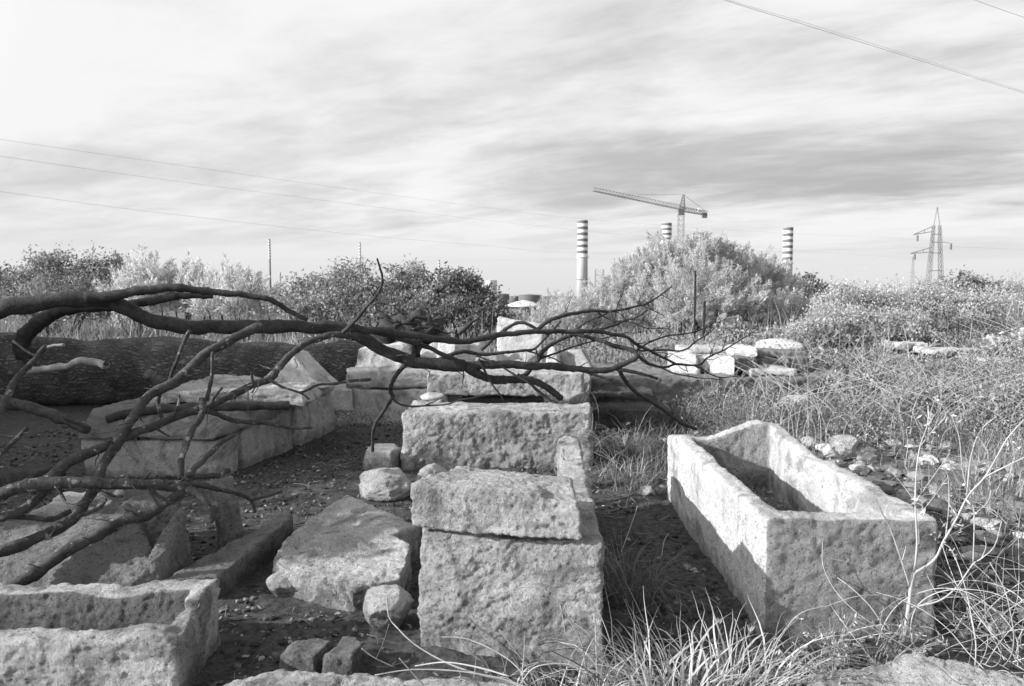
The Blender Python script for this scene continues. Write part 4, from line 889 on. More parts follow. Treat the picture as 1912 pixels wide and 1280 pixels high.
for k, (px, top, Y, w, mt, lab) in enumerate([
    (1560, 600, 13.5, 110, 'M_LEAF2', 'dark rounded bush in the scrub right of the ruined wall'), (1690, 585, 15, 130, 'M_LEAF2', 'dark sprawling bush in the middle of the right slope'),
    (1820, 590, 15, 120, 'M_LEAF', 'dark bush near the thin stake on the right slope'), (1610, 690, 9.6, 120, 'M_LEAF2', 'low twiggy bush on the slope below the pale slabs'),
    (1730, 715, 8.6, 150, 'M_LEAF2', 'broad low bush in the middle of the grassy slope'), (1880, 735, 8.0, 130, 'M_LEAF2', 'low bush at the right edge above the bare shrub'),
    (1540, 655, 12.4, 70, 'M_LEAF3', 'pale bush hugging the right end of the ruined wall'), (1900, 615, 13, 110, 'M_LEAF3', 'pale bush at the right edge above the rounded block'),
    (1440, 615, 14.5, 80, 'M_LEAF3', 'pale bush directly above the ruined wall'), (1380, 600, 16, 90, 'M_LEAF2', 'darker bush between the tamarisk and the ruined wall')]):
    l_ = lump(px, top, Y, w, .32 if Y < 10 else .4)
    shrub('low_bush', lab, [l_, (l_[0]+l_[3]*.7, l_[1]+.1, l_[2]-.08, l_[3]*.7, l_[4]*.7, l_[5]*.8)], 70, 60, .055 if Y < 10 else .075, {'M_LEAF': M_LEAF, 'M_LEAF2': M_LEAF2, 'M_LEAF3': M_LEAF3}[mt], 330+k, cr=.13, wr=.02, per=5)
# shade tree off to the left of the view, whose shadow lies over the trunk and the left stones
shrub('leafy_shrub', 'slim leafy shrub left of the near trough whose leaves dapple the flat slab', [(-6.0, 3.1, 2.36, .6, .55, .36), (-6.1, 3.5, 1.6, .4, .3, .5)], 95, 30, .09, M_LEAF, 318, cr=.12, wr=.03)
shrub('leafy_tree', 'dense leafy tree standing left of the fallen trunk, casting shade on it', [(-12, 4.2, 2.3, 1.4, 1.7, 2.35), (-12, 6.2, 2.5, 1.6, 1.8, 2.4), (-12, 8.2, 2.6, 1.7, 1.9, 2.5), (-12.3, 10.2, 2.6, 1.7, 1.6, 2.5), (-12, 7.2, 1.2, 1.5, 4.2, 1.8), (-12, 7.2, 2.85, 1.2, 3.6, 1.3)], 1500, 60, .2, M_LEAF, 317, cr=.5, cat='tree', wr=.15)

# ------------------------------------------------------------------ grass and weeds (uncountable)
def blades(base, h, w, lean, rs, curl=1.0, seg=3, az=None):
    n = len(base); a = rs.uniform(0, 2*np.pi, n) if az is None else az; d = np.stack([np.cos(a), np.sin(a), np.zeros(n)], 1)
    s = np.stack([-np.sin(a+rs.normal(size=n)*.6), np.cos(a+rs.normal(size=n)*.6), np.zeros(n)], 1)
    h = np.broadcast_to(h, n); w = np.broadcast_to(w, n); lean = np.broadcast_to(lean, n); rows = []
    for k in range(seg+1):
        t = k/seg; ang = lean*(t**(curl)); # progressive bending
        out = h*np.sin(np.minimum(lean*t, 2.2))*t; up = h*t*np.cos(np.minimum(lean*t*.9, 2.0))
        c = base + d*out[:, None] + np.array([0, 0, 1])*up[:, None]; ww = (w*(1-t**1.6)+w*.12)[:, None]*.5
        rows.append(c-s*ww); rows.append(c+s*ww)
    V = np.stack(rows, 1).reshape(-1, 3); m = 2*(seg+1)
    F = np.vstack([np.stack([np.arange(n)*m+2*k, np.arange(n)*m+2*k+1, np.arange(n)*m+2*k+3, np.arange(n)*m+2*k+2], 1) for k in range(seg)])
    return V, F, m
STONES_XY = []
for o in list(C.objects):
    if o.type == 'MESH' and o.parent is None and o.name.split('.')[0] in ('sarcophagus', 'chest_block', 'base_block', 'broken_slab', 'stone_ledge', 'fallen_block', 'rubble_rock', 'split_stone', 'support_block'):
        co = np.empty(len(o.data.vertices)*3); o.data.vertices.foreach_get('co', co); co = co.reshape(-1, 3)+np.array(o.location)
        STONES_XY.append((co[:, 0].min(), co[:, 0].max(), co[:, 1].min(), co[:, 1].max()))
def clear_of(x, y, m=0.0):
    ok = np.ones(len(x), bool)
    for a, b, c, d in STONES_XY: ok &= ~((x > a-m) & (x < b+m) & (y > c-m) & (y < d+m))
    return ok
M_DARKW = leaf_mat('dark_weed_leaves', .03, .22, .2)
M_SCRUB = leaf_mat('scrub_leaves', .05, .56, .3)
for o in list(C.objects):
    if o.type == 'MESH' and o.parent is None and o.name.split('.')[0] in ('ruin_block', 'ruin_slab', 'thin_stone'):
        mg = .5 if o.name.startswith('ruin_block') and o.location.x < 5 else 2.4
        co = np.empty(len(o.data.vertices)*3); o.data.vertices.foreach_get('co', co); co = co.reshape(-1, 3)+np.array(o.location)
        STONES_XY.append((co[:, 0].min()-.1, co[:, 0].max()+.1, co[:, 1].min()-mg, co[:, 1].max()))
M_GRASS = leaf_mat('dry_grass', .07, .52, .3)
M_GRASS_D = leaf_mat('grey_grass', .08, .28, .3)
M_STRAW = leaf_mat('straw', .14, .74, .25)
def field(name, n, xr, yr, hr, wpx, mat, seed, dens, lean=(.2, 1.3), clumpy=.5, label=None, tall=0.0):
    rs = np.random.RandomState(seed)
    u = rs.rand(n*3); Y = yr[0]*(yr[1]/yr[0])**(u**.85); x = rs.uniform(xr[0], xr[1], n*3)
    x = np.where(rs.rand(n*3) < 1, x*Y, x)            # xr given as a slope of the view
    p = np.stack([x, Y, np.zeros(n*3)], 1); q = fbm(p*.55+seed, 3)+.5*fbm(p*2.3+seed, 2)
    keep = (rs.rand(n*3) < dens(x, Y)*(1-clumpy+clumpy*np.clip(q*1.6+.6, 0, 1.5))) & clear_of(x, Y)
    x, Y, q = x[keep][:n], Y[keep][:n], q[keep][:n]; z = Hgt(x, Y)-.01; m = len(x)
    h = rs.uniform(hr[0], hr[1], m)*(1+.5*np.clip(q, -1, 1))*np.where(rs.rand(m) < .12, 1+tall, 1)
    w = np.maximum(.003, wpx*Y/FPX)*rs.uniform(.6, 1.3, m)
    V, F, k = blades(np.stack([x, Y, z], 1), h, w, rs.uniform(lean[0], lean[1], m), rs)
    tone = np.clip(.42+.5*q+rs.normal(size=m)*.2, 0, 1)
    o = mesh_obj(name, V, F, mat, loc=(0, 0, 0), smooth=False, tone=np.repeat(tone, k)); tag(o, label, 'grass', kind='stuff'); return o
def d_right(x, y):
    slope = x/y
    return sstep(x, .9, 2.2)*sstep(y, 4.6, 8.5)*(1-.6*((x > 1.8) & (x < 7) & (y > 8.2) & (y < 12.6)))*(1-.88*((x > 2.05) & (x < 4.3) & (y < 8.4)))
def d_back(x, y):
    a = sstep(y, 11.8, 12.6)
    return a
field('dry_grass', 36000, (.08, .85), (5.2, 17), (.08, .27), 1.2, M_GRASS, 401, d_right, lean=(.3, 1.5), clumpy=.85, label='tangled dry grass covering the slope right of the sarcophagus', tall=.8)
field('dry_grass', 45000, (-.85, .85), (12, 30), (.25, .6), 1.7, M_GRASS, 402, d_back, label='tall dry weeds and grass behind the trunk and the stones', tall=1.0, lean=(.05, .7))
field('dry_grass', 20000, (-1.6, 1.6), (30, 150), (.2, .5), 2.2, M_GRASS_D, 403, lambda x, y: np.ones_like(x), label='grey far field grass behind the bushes')
def ground_cover(name, n, xr, yr, mat, seed, dens, ls, cr, nl, zr, label, cat='undergrowth'):
    rs = np.random.RandomState(seed); x = rs.uniform(xr[0], xr[1], n*2); y = yr[0]*(yr[1]/yr[0])**rs.rand(n*2); x = x*y
    keep = (rs.rand(n*2) < dens(x, y)) & clear_of(x, y, .05); x, y = x[keep][:n], y[keep][:n]; z = Hgt(x, y); big_ = fbm(np.stack([x, y, 0*x], 1)*.7+seed, 3)
    Cs, Ds, Tn, Ls = [], [], [], []
    for i in range(len(x)):
        m = int(nl*rs.uniform(.5, 1.5)); hh = rs.uniform(*zr); t = rs.rand(m)
        p = np.array([x[i], y[i], z[i]]) + rs.normal(size=(m, 3))*np.array([cr, cr, 0])*(0.5+.8*t)[:, None]; p[:, 2] += t*hh
        Cs.append(p); Ds.append(unit(rs.normal(size=(m, 3))+np.array([0, 0, .6]))); Tn.append(np.clip(.5+.45*big_[i]+rs.normal()*.18+rs.normal(size=m)*.15, 0, 1)); Ls.append(ls*rs.uniform(.6, 1.5, m)*np.clip(y[i]/14, .5, 1.6))
    L_ = np.concatenate(Ls); V, F = leaves_vf(np.vstack(Cs), np.vstack(Ds), L_, L_*.3, rs)
    o = mesh_obj(name, V, F, mat, loc=(0, 0, 0), smooth=False, tone=np.repeat(np.concatenate(Tn), 4)); tag(o, label, cat, kind='stuff'); return o
ground_cover('scrub', 2300, (.16, .8), (7.5, 19), M_SCRUB, 411, lambda x, y: sstep(x, 1.9, 3.5)*np.where((x < 4.9) & (y < 13), .1, 1), .058, .16, 95, (.12, .50), 'thick dry scrub spreading over the right slope', 'scrub')
ground_cover('scrub', 420, (-.75, .4), (12.8, 18), M_SCRUB, 412, lambda x, y: np.ones_like(x), .085, .16, 60, (.25, .65), 'pale flowering scrub in a band behind the fallen trunk', 'scrub')
ground_cover('scrub', 420, (.1, .62), (7.2, 11), M_GRASS_D, 413, lambda x, y: sstep(x, 1.9, 2.4), .06, .12, 45, (.1, .35), 'low grey scrub behind the far end of the long sarcophagus', 'scrub')

ground_cover('scrub', 300, (.14, .52), (8.4, 9.75), M_SCRUB, 414, lambda x, y: sstep(x, 1.85, 2.2)*(x < 5.2), .05, .13, 70, (.08, .30), 'weeds growing up against the front of the long stone ledge', 'scrub')
ground_cover('scrub', 260, (.2, .75), (6.5, 16), M_LEAF3, 415, lambda x, y: sstep(x, 2.6, 4)*(fbm(np.stack([x, y, 0*x], 1)*.8, 3) > .15), .05, .14, 80, (.15, .45), 'patches of pale flowering weeds on the right slope', 'scrub')
ground_cover('scrub', 300, (.2, .75), (6.5, 16), M_DARKW, 416, lambda x, y: sstep(x, 2.6, 4)*(fbm(np.stack([x, y, 0*x], 1)*.7+8, 3) > .1), .055, .18, 80, (.10, .35), 'patches of dark green weeds on the right slope', 'scrub')
# thin standing stalks
def stalks(n, seed, label, xr, yr, hr, mat, dens):
    rs = np.random.RandomState(seed); m = MB(); c = 0
    for i in range(n*4):
        if c >= n: break
        y = yr[0]*(yr[1]/yr[0])**rs.rand(); x = rs.uniform(*xr)*y
        if rs.rand() > dens(np.array([x]), np.array([y]))[0] or not clear_of(np.array([x]), np.array([y]))[0]: continue
        z = float(Hgt(np.array([x]), np.array([y]))[0]); h = rs.uniform(*hr); l = rs.normal(size=2)*.6*h; c += 1
        r = max(.003, .75*y/FPX)
        V, Q, T = tube_vf([(x, y, z), (x+l[0]*.15, y+l[1]*.15, z+h*.5), (x+l[0], y+l[1], z+h*.9)], [r, r*.8, r*.4], 4, 4, 0, i, False); m.add(V, Q)
        for j in range(rs.randint(1, 5)):
            t = rs.uniform(.4, .95); p = np.array([x+l[0]*t, y+l[1]*t, z+h*t*.97]); e = p+np.array([rs.normal()*.12*h, rs.normal()*.12*h, rs.uniform(.05, .2)*h])
            V, Q, T = tube_vf([p, (p+e)/2+rs.normal(size=3)*.01, e], [r*.6, r*.5, r*.3], 3, 2, 0, 0, False); m.add(V, Q)
    o = m.build('weed_stalks', mat, smooth=True, loc=(0, 0, 0), tone=None); tag(o, label, 'weeds', kind='stuff'); return o
M_STALK = plain('dry_stalk', .42, .8, .3, 6)
stalks(520, 421, 'thin dry stalks sticking out of the right slope', (.15, .75), (7, 17), (.3, .95), M_STALK, lambda x, y: sstep(x, 1.8, 3))
stalks(200, 422, 'thin dry stalks behind the trunk', (-.7, .3), (12.5, 17), (.4, .95), M_STALK, lambda x, y: np.ones_like(x))

# foreground tufts
def tuft(name, label, cx, cy, rx, ry, n, hr, w, mat, seed, lean=(.3, 1.9), cat='grass tuft'):
    rs = np.random.RandomState(seed); a = rs.uniform(0, 6.28, n); r = np.sqrt(rs.rand(n)); x = cx+np.cos(a)*r*rx; y = cy+np.sin(a)*r*ry
    z = Hgt(x, y)-.01; h = rs.uniform(hr[0], hr[1], n); az = np.arctan2(y-cy, x-cx)+rs.normal(size=n)*.9
    V, F, k = blades(np.stack([x, y, z], 1), h, rs.uniform(.5, 1.3, n)*w, rs.uniform(lean[0], lean[1], n), rs, seg=7, az=az)
    V = V + np.stack([noise3(V*5+seed), noise3(V*5+seed+40), 0*V[:, 0]], 1)*.018
    o = mesh_obj(name, V, F, mat, loc=(cx, cy, 0), smooth=True, tone=np.repeat(np.clip(rs.normal(.6, .25, n), 0, 1), k)); tag(o, label, cat); return o
tuft('grass_tuft', 'big tuft of long curling pale grass in the bottom centre, right of the middle stack', .72, 2.86,   .42, .24, 320, (.16, .46), .0075, M_STRAW, 431)
tuft('grass_tuft', 'sparse dry grass at the foot of the middle block', .15, 2.86, .4, .12, 90, (.1, .28), .005, M_STRAW, 432)
tuft('grass_tuft', 'grey shaded tuft in the gap between the middle stack and the long sarcophagus', .66, 3.95, .17, .22, 240, (.16, .38), .005, M_GRASS_D, 433)
tuft('grass_tuft', 'short dry grass below the bare shrub at lower right', 1.25, 3.02, .4, .16, 170, (.08, .24), .004, M_GRASS, 434)
tuft('grass_tuft', 'thin grass by the far left corner of the long sarcophagus', .98, 6.3, .25, .5, 120, (.12, .3), .006, M_GRASS, 435)
tuft('grass_tuft', 'grass clump on the slope right of the long sarcophagus', 2.95, 4.4, .4, .6, 200, (.1, .26), .005, M_GRASS_D, 436)
tuft('grass_tuft', 'arching grass clump at the right picture edge', 3.5, 5.3, .45, .5, 300, (.2, .5), .006, M_GRASS, 437)

# traced stems
def stem(parent, name, pix, Y, r, mat, seed, k=6, thorns=0):
    Y0, Y1 = Y if isinstance(Y, tuple) else (Y, Y); n = len(pix)
    r = (r[0]*1.08, r[1]*1.08)
    pts = [P(px, py, Y0+(Y1-Y0)*i/(n-1)) for i, (px, py) in enumerate(pix)]; rad = [r[0]+(r[1]-r[0])*i/(n-1) for i in range(n)]
    m = MB(); V, Q, T = tube_vf(pts, rad, k, 6, .12, seed); m.add(V, Q, T)
    if thorns:
        rs = np.random.RandomState(seed); c = catmull(pts, 8)
        for i in range(thorns):
            j = rs.randint(len(c)-1); d = unit(rs.normal(size=(1, 3)))[0]; m.bar(c[j], c[j]+d*.009, .0008, 3)
    return m.build(name, mat, parent, smooth=True)
M_PALE = plain('pale_stem', .44, .7, .25, 14)
M_DSTEM = plain('dark_stem', .10, .7, .3, 14)
M_GSTEM = plain('grey_stem', .28, .7, .3, 14)
sh = empty('bare_shrub', P(1689, 1188, 3.2), 'bare pale branching shrub with small dried leaves in front of the long sarcophagus', 'shrub')
stem(sh, 'stem', [(1687, 1195), (1697, 1131), (1701, 1093), (1707, 1069)], 3.2, (.0075, .007), M_PALE, 1, 8)
for k, (px_, Y, r) in enumerate([
    ([(1707, 1070), (1744, 1045), (1762, 1010), (1786, 968), (1808, 925), (1839, 890), (1861, 853), (1884, 814), (1925, 770)], (3.2, 3.0), (.0058, .002)),
    ([(1839, 890), (1875, 872), (1930, 845)], (3.05, 3.0), (.0032, .002)), ([(1707, 1069), (1712, 1013), (1709, 939), (1711, 881), (1718, 833), (1732, 791), (1733, 757)], (3.2, 3.3), (.0042, .0016)),
    ([(1718, 833), (1743, 802), (1766, 774), (1752, 748)], 3.28, (.0024, .0014)), ([(1699, 1096), (1682, 1042), (1661, 983), (1646, 956), (1634, 924)], (3.2, 3.1), (.0042, .0016)),
    ([(1698, 1133), (1721, 1130), (1756, 1120), (1786, 1096), (1816, 1054), (1833, 1042), (1857, 1019), (1870, 974)], (3.2, 3.05), (.0042, .0018)),
    ([(1808, 921), (1797, 876), (1791, 817), (1777, 774)], 3.1, (.0026, .0014)), ([(1805, 925), (1813, 853), (1830, 805), (1861, 777)], 3.15, (.003, .0014)),
    ([(1710, 935), (1740, 893), (1774, 845)], 3.25, (.0022, .0012)), ([(1708, 936), (1690, 910), (1670, 886)], 3.25, (.0026, .0018)), ([(1817, 1050), (1819, 980), (1817, 945), (1803, 921)], 3.1, (.0026, .0018)),
    ([(1765, 1004), (1800, 985), (1845, 962)], 3.15, (.002, .0012)), ([(1839, 890), (1850, 905), (1845, 935), (1822, 958)], 3.1, (.0018, .0014)), ([(1685, 1045), (1692, 1020)], 3.15, (.002, .001)),
    ([(1766, 1000), (1772, 940), (1770, 890), (1762, 872)], 3.2, (.0022, .0012)), ([(1718, 960), (1745, 925), (1770, 890)], 3.2, (.002, .0012)), ([(1725, 812), (1712, 790), (1705, 770)], 3.28, (.0016, .001)),
    ([(1833, 1042), (1841, 1020), (1838, 1002)], 3.1, (.0022, .0012)), ([(1884, 814), (1890, 830), (1902, 838)], 3.05, (.0014, .001)), ([(1712, 1013), (1716, 1012), (1714, 960)], 3.18, (.002, .001)),
    ([(1690, 870), (1695, 830), (1692, 800)], 3.3, (.0016, .001)), ([(1709, 900), (1690, 870)], 3.3, (.0018, .0016)), ([(1694, 1160), (1660, 1100), (1655, 1085)], 3.15, (.0022, .0012))]):
    stem(sh, 'twig', px_, Y, r, M_PALE if k not in (22,) else M_DSTEM, 500+k)
rs = np.random.RandomState(77); cs = []
for (px, py, sp_r, nn_) in [(1785, 960, 14, 16), (1790, 985, 14, 16), (1800, 940, 16, 14), (1735, 795, 12, 16), (1752, 748, 6, 8), (1775, 785, 9, 14), (1765, 1020, 10, 10), (1780, 1030, 12, 10), (1748, 1008, 10, 10), (1826, 812, 9, 12), (1885, 840, 14, 26), (1900, 830, 10, 16), (1845, 880, 10, 12), (1710, 938, 7, 9), (1775, 905, 10, 10), (1815, 925, 10, 12), (1840, 870, 10, 10), (1735, 775, 9, 9), (1725, 945, 9, 8), (1765, 875, 6, 8)]:
    for i in range(nn_):
        a = rs.normal(size=2)*sp_r*.6; cs.append(P(px+a[0], py+a[1], 3.15+rs.normal()*.04))
cs = np.array(cs); V, F = leaves_vf(cs, unit(rs.normal(size=(len(cs), 3))), rs.uniform(.012, .036, len(cs)), rs.uniform(.004, .010, len(cs)), rs)
mesh_obj('leaves', V, F, M_STRAW, sh, smooth=False, tone=np.repeat(rs.uniform(.3, 1, len(cs)), 4))
for (px, py) in [(1822, 958), (1752, 747), (1800, 905)]:
    V, F = rock_vf(P(px, py, 3.1), (.007, .007, .007), 9, 2, rough=.05, flat=.95); mesh_obj('seed_head', V, F, M_STRAW, sh, tone=np.full(len(V), .9))
# brambles in front of middle block
br = empty('bramble', P(1094, 1250, 2.9), 'thorny bramble canes arching over the foot of the middle stack', 'bramble')
for k, (px_, Y, r, mt) in enumerate([
    ([(722, 1108), (726, 1150), (742, 1172), (775, 1203), (824, 1232), (873, 1252), (963, 1277), (1000, 1290)], (3.1, 2.6), (.0024, .0036), M_GSTEM),
    ([(916, 1114), (963, 1099), (1000, 1097), (1036, 1122), (1061, 1155), (1085, 1199), (1094, 1245)], (2.9, 2.85), (.0015, .0032), M_GSTEM),
    ([(1000, 1097), (1008, 1120), (1012, 1140)], 2.88, (.0013, .0008), M_PALE), ([(1046, 1130), (1052, 1160), (1056, 1190)], 2.86, (.0013, .0008), M_PALE),
    ([(824, 1189), (860, 1190), (890, 1199), (920, 1213), (951, 1232), (980, 1260)], (3.0, 2.7), (.0018, .0025), M_GSTEM),
    ([(700, 1260), (767, 1250), (849, 1252), (930, 1265), (990, 1285)], (2.8, 2.6), (.002, .003), M_GSTEM), ([(775, 1243), (830, 1236), (890, 1245), (950, 1262)], (2.75, 2.6), (.002, .003), M_PALE),
    ([(675, 1210), (700, 1228), (738, 1246)], 2.95, (.0025, .002), M_GSTEM), ([(745, 1228), (772, 1258), (800, 1290)], 2.75, (.002, .003), M_GSTEM),
    ([(850, 1180), (875, 1215), (900, 1235)], 2.85, (.0016, .0012), M_PALE), ([(932, 1175), (960, 1212), (985, 1245)], 2.85, (.0016, .0016), M_PALE), ([(1023, 1212), (1080, 1240), (1130, 1275)], 2.75, (.002, .003), M_DSTEM),
    ([(1105, 1110), (1130, 1170), (1140, 1200)], 2.9, (.0014, .0018), M_PALE), ([(727, 1165), (716, 1200), (700, 1235)], 3.05, (.003, .002), M_DSTEM), ([(685, 1184), (703, 1190), (705, 1203)], 3.0, (.0014, .001), M_GSTEM),
    ([(970, 1278), (1000, 1245), (1060, 1240), (1100, 1262)], 2.7, (.0022, .002), M_PALE)]):
    stem(br, 'cane', px_, Y, r, mt, 540+k, 6, thorns=14 if k in (0, 1, 5, 6) else 0)
ds = empty('withered_weed', P(1449, 1200, 3.2), 'thin pale stem bending across the front of the long sarcophagus', 'stem')
stem(ds, 'stalk', [(1400, 1270), (1440, 1215), (1456, 1188), (1495, 1145), (1548, 1130), (1608, 1112), (1697, 1112)], (2.9, 3.2), (.0028, .0016), M_PALE, 560)
stem(ds, 'shoot', [(1330, 1275), (1400, 1225), (1455, 1205)], (2.8, 3.1), (.002, .0016), M_PALE, 561)
gs = empty('withered_weed', P(1340, 1240, 2.9), 'upright dry stems with withered umbel heads beside the pale grass tuft', 'stem')
for k, (px_) in enumerate([[(1330, 1240), (1322, 1180), (1315, 1160)], [(1380, 1270), (1390, 1210), (1372, 1155)], [(1345, 1260), (1375, 1205), (1400, 1185)], [(1410, 1270), (1440, 1200), (1455, 1190)], [(1120, 1085), (1128, 1020), (1115, 985)], [(1160, 1030), (1182, 970), (1190, 945)], [(1235, 1040), (1240, 1010), (1248, 995)]]):
    stem(gs, 'stalk', px_, 2.9 if k < 4 else 3.9, (.0025, .0012), M_PALE, 570+k)
cs, dd = [], []
for (px, py, Y) in [(1455, 1212, 2.9), (1345, 1165, 2.9), (1350, 1250, 2.8), (1400, 1183, 2.9)]:
    for i in range(26):
        cs.append(P(px, py, Y)); dd.append((rs.normal()*.5, rs.normal()*.5, -1 if py > 1200 else 1))
V, F = leaves_vf(np.array(cs), unit(np.array(dd)), rs.uniform(.02, .045, len(cs)), .0022, rs); mesh_obj('umbel', V, F, M_STRAW, gs, smooth=False, tone=np.repeat(rs.uniform(.4, 1, len(cs)), 4))
# tangle on the right
def tangle(label, cx, cy, n, seed, rx, ry, h, r, mat, curl=1.0, ln=.6, name='dry_tangle', steps=7):
    rs = np.random.RandomState(seed); m = MB()
    for i in range(n):
        p = np.array([cx+rs.normal()*rx, cy+rs.normal()*ry, 0]); p[2] = float(Hgt(p[:1], p[1:2])[0])+rs.rand()*h*.4
        a = rs.uniform(0, 6.28); el = rs.uniform(.1, 1.2); d = np.array([math.cos(a)*math.cos(el), math.sin(a)*math.cos(el)*.6, math.sin(el)]); pts = [p]
        bend = unit(rs.normal(size=(1, 3)))[0]*rs.uniform(.1, .9)*curl
        for j in range(steps-1):
            d = d+np.cross(bend, d)*.5+rs.normal(size=3)*.08+np.array([0, 0, -.10]); d /= np.linalg.norm(d); q = pts[-1]+d*ln/steps
            if q[2] < .005: q[2] = .005+rs.rand()*.02; d[2] = abs(d[2])*.5
            pts.append(q)
        V, Q, T = tube_vf(pts, list(np.linspace(r, r*.5, steps)*rs.uniform(.6, 1.3)), 5, 4, .1, i, False); m.add(V, Q)
    o = m.build(name, mat, smooth=True); tag(o, label, 'dry stems', kind=None); return o
tangle('tangled heap of looping pale dry stems at the lower right edge', 2.15, 3.05, 95, 601, .28, .22, .30, .0026, M_PALE, 1.0, .75)
tangle('finer grey tangle behind the looping pale stems at right', 2.45, 3.5, 120, 602, .35, .3, .25, .0018, M_GSTEM, 1.2, .6)
tangle('wiry creeper hanging over the right end of the long pitted block', .62, 7.0, 90, 603, .12, .2, .9, .0025, M_GSTEM, 1.4, .5)
tangle('low twiggy plant between the dark block and the middle stack', .95, 6.0, 60, 604, .2, .35, .2, .002, M_GSTEM, .8, .45)
# small leafy weeds low right
def weed(name, label, c, n, hh, seed, mat, rr=.16, ls=.03):
    rs = np.random.RandomState(seed); e = empty(name, c, label, 'weed'); m = MB(); cs, dd = [], []
    for i in range(n):
        a = rs.uniform(0, 6.28); l = rs.uniform(.2, 1)*rr; h = hh*rs.uniform(.5, 1.1)
        p = [np.array(c)+np.array([rs.normal()*.04, rs.normal()*.04, 0]), np.array(c)+np.array([math.cos(a)*l*.5, math.sin(a)*l*.5, h*.6]), np.array(c)+np.array([math.cos(a)*l, math.sin(a)*l, h])]
        V, Q, T = tube_vf(p, [.0022, .0018, .001], 4, 5, .1, i, False); m.add(V, Q)
        q = catmull(p, 8)[3:]
        for j in range(16): cs.append(q[rs.randint(len(q))]); dd.append(rs.normal(size=3)+np.array([math.cos(a)*.6, math.sin(a)*.6, .2]))
    m.build('stems', M_GSTEM, e, smooth=True)
    cs = np.array(cs); V, F = leaves_vf(cs, unit(np.array(dd)), ls*rs.uniform(.5, 1.3, len(cs)), ls*.35*rs.uniform(.6, 1.2, len(cs)), rs)
    mesh_obj('leaves', V, F, mat, e, smooth=False, tone=np.repeat(rs.uniform(.1, 1, len(cs)), 4)); return e
weed('leafy_weed', 'leafy weed with curled pale leaves at the foot of the long sarcophagus', (1.36, 3.0, .06), 22, .20, 611, M_STRAW, .18, .022)
weed('leafy_weed', 'feathery low weed beside the base of the bare shrub', (1.66, 3.05, .06), 22, .14, 612, M_GRASS, .2, .02)
weed('leafy_weed', 'leafy weed growing on the bottom right stone', (1.22, 2.75, .08), 18, .14, 613, M_GRASS, .16, .02)
weed('leafy_weed', 'spiky silver leaved weed behind the middle stack near the dark block', (1.0, 7.5, .02), 14, .24, 614, M_LEAF3, .2, .05)
weed('leafy_weed', 'silvery weed against the far left corner of the long sarcophagus', (1.35, 7.2, .02), 12, .18, 615, M_LEAF3, .2, .045)
weed('leafy_weed', 'small dark weed growing on the sarcophagus slope behind its right rim', (2.3, 5.9, .1), 22, .14, 616, M_LEAF, .2, .035)
weed('leafy_weed', 'white flowered weed at the right end of the tomb path', (-2.0, 9.1, .02), 14, .22, 617, M_LEAF3, .25, .03)

ground_cover('weeds', 150, (-.75, .25), (3.0, 9.5), M_LEAF, 417, lambda x, y: (fbm(np.stack([x, y, 0*x], 1)*1.1+3, 3) > .1)*1.0, .026, .07, 26, (.01, .05), 'sparse low weeds sprouting on the dark soil among the stones', 'weeds')
ground_cover('scrub', 60, (-.24, -.13), (9.0, 9.9), M_LEAF3, 418, lambda x, y: np.ones_like(x), .04, .06, 40, (.03, .2), 'small white flowered weeds beside the slab pair', 'weeds')
# litter and gravel on the soil
def litter(name, n, seed, label, mat, srange, region, level=1, kind_='gravel'):
    rs = np.random.RandomState(seed); x = rs.uniform(region[0], region[1], n); y = rs.uniform(region[2], region[3], n)
    p = np.stack([x, y, 0*x], 1); keep = (fbm(p*1.3+seed, 3) > -.25) & clear_of(x, y, -.02); x, y = x[keep], y[keep]; n = len(x); z = Hgt(x, y)
    V0, F0 = ICO[level]; s = srange[0]*(srange[1]/srange[0])**(rs.rand(n)**2.2)
    sc = rs.uniform(.5, 1.3, (n, 3))*s[:, None]; sc[:, 2] *= .6
    V = V0[None]*(1+rs.normal(size=(n, len(V0), 1))*.20)*sc[:, None] + np.stack([x, y, z+sc[:, 2]*.3+.006], 1)[:, None]
    F = (F0[None]+np.arange(n)[:, None, None]*len(V0)).reshape(-1, 3)
    o = mesh_obj(name, V.reshape(-1, 3), F, mat, loc=(0, 0, 0), smooth=False, tone=np.repeat(np.clip(rs.rand(n)**2.5, 0, 1), len(V0))); tag(o, label, kind_, kind='stuff'); return o
M_CLOD = leaf_mat('clods', .03, .30, 0.0)
M_PEB = leaf_mat('pebbles', .12, .6, 0.0)
litter('soil_clods', 34000, 621, 'dark crumbs of soil and grit on the ground among the stones', M_CLOD, (.004, .026), (-5.5, 2.2, 2.2, 10.5))
litter('gravel', 5200, 622, 'small pale stones strewn over the slope right of the sarcophagus', M_PEB, (.008, .085), (1.9, 5.5, 3.4, 9.5), 2)
litter('gravel', 230, 623, 'scattered pale chips on the dark soil at left', M_PEB, (.005, .022), (-4.2, 1.4, 2.8, 10), 2)
def leaf_litter():
    rs = np.random.RandomState(631); n = 9000; x = rs.uniform(-4, 1.3, n); y = rs.uniform(2.4, 8.5, n)
    p = np.stack([x, y, 0*x], 1); w = np.exp(-(((x+1.1)/.6)**2+((y-3.5)/.3)**2)); keep = (rs.rand(n) < .12+w*.9) & clear_of(x, y, -.03); x, y = x[keep], y[keep]
    c = np.stack([x, y, Hgt(x, y)+.012+rs.rand(len(x))*.012], 1); d = rs.normal(size=(len(x), 3)); d[:, 2] *= .45
    V, F = leaves_vf(c, unit(d), rs.uniform(.012, .04, len(x)), rs.uniform(.006, .016, len(x)), rs)
    o = mesh_obj('leaf_litter', V, F, M_CLOD2, loc=(0, 0, 0), smooth=False, tone=np.repeat(rs.rand(len(x)), 4)); tag(o, 'dead leaves littering the dark soil near the flat slab', 'leaf litter', kind='stuff')
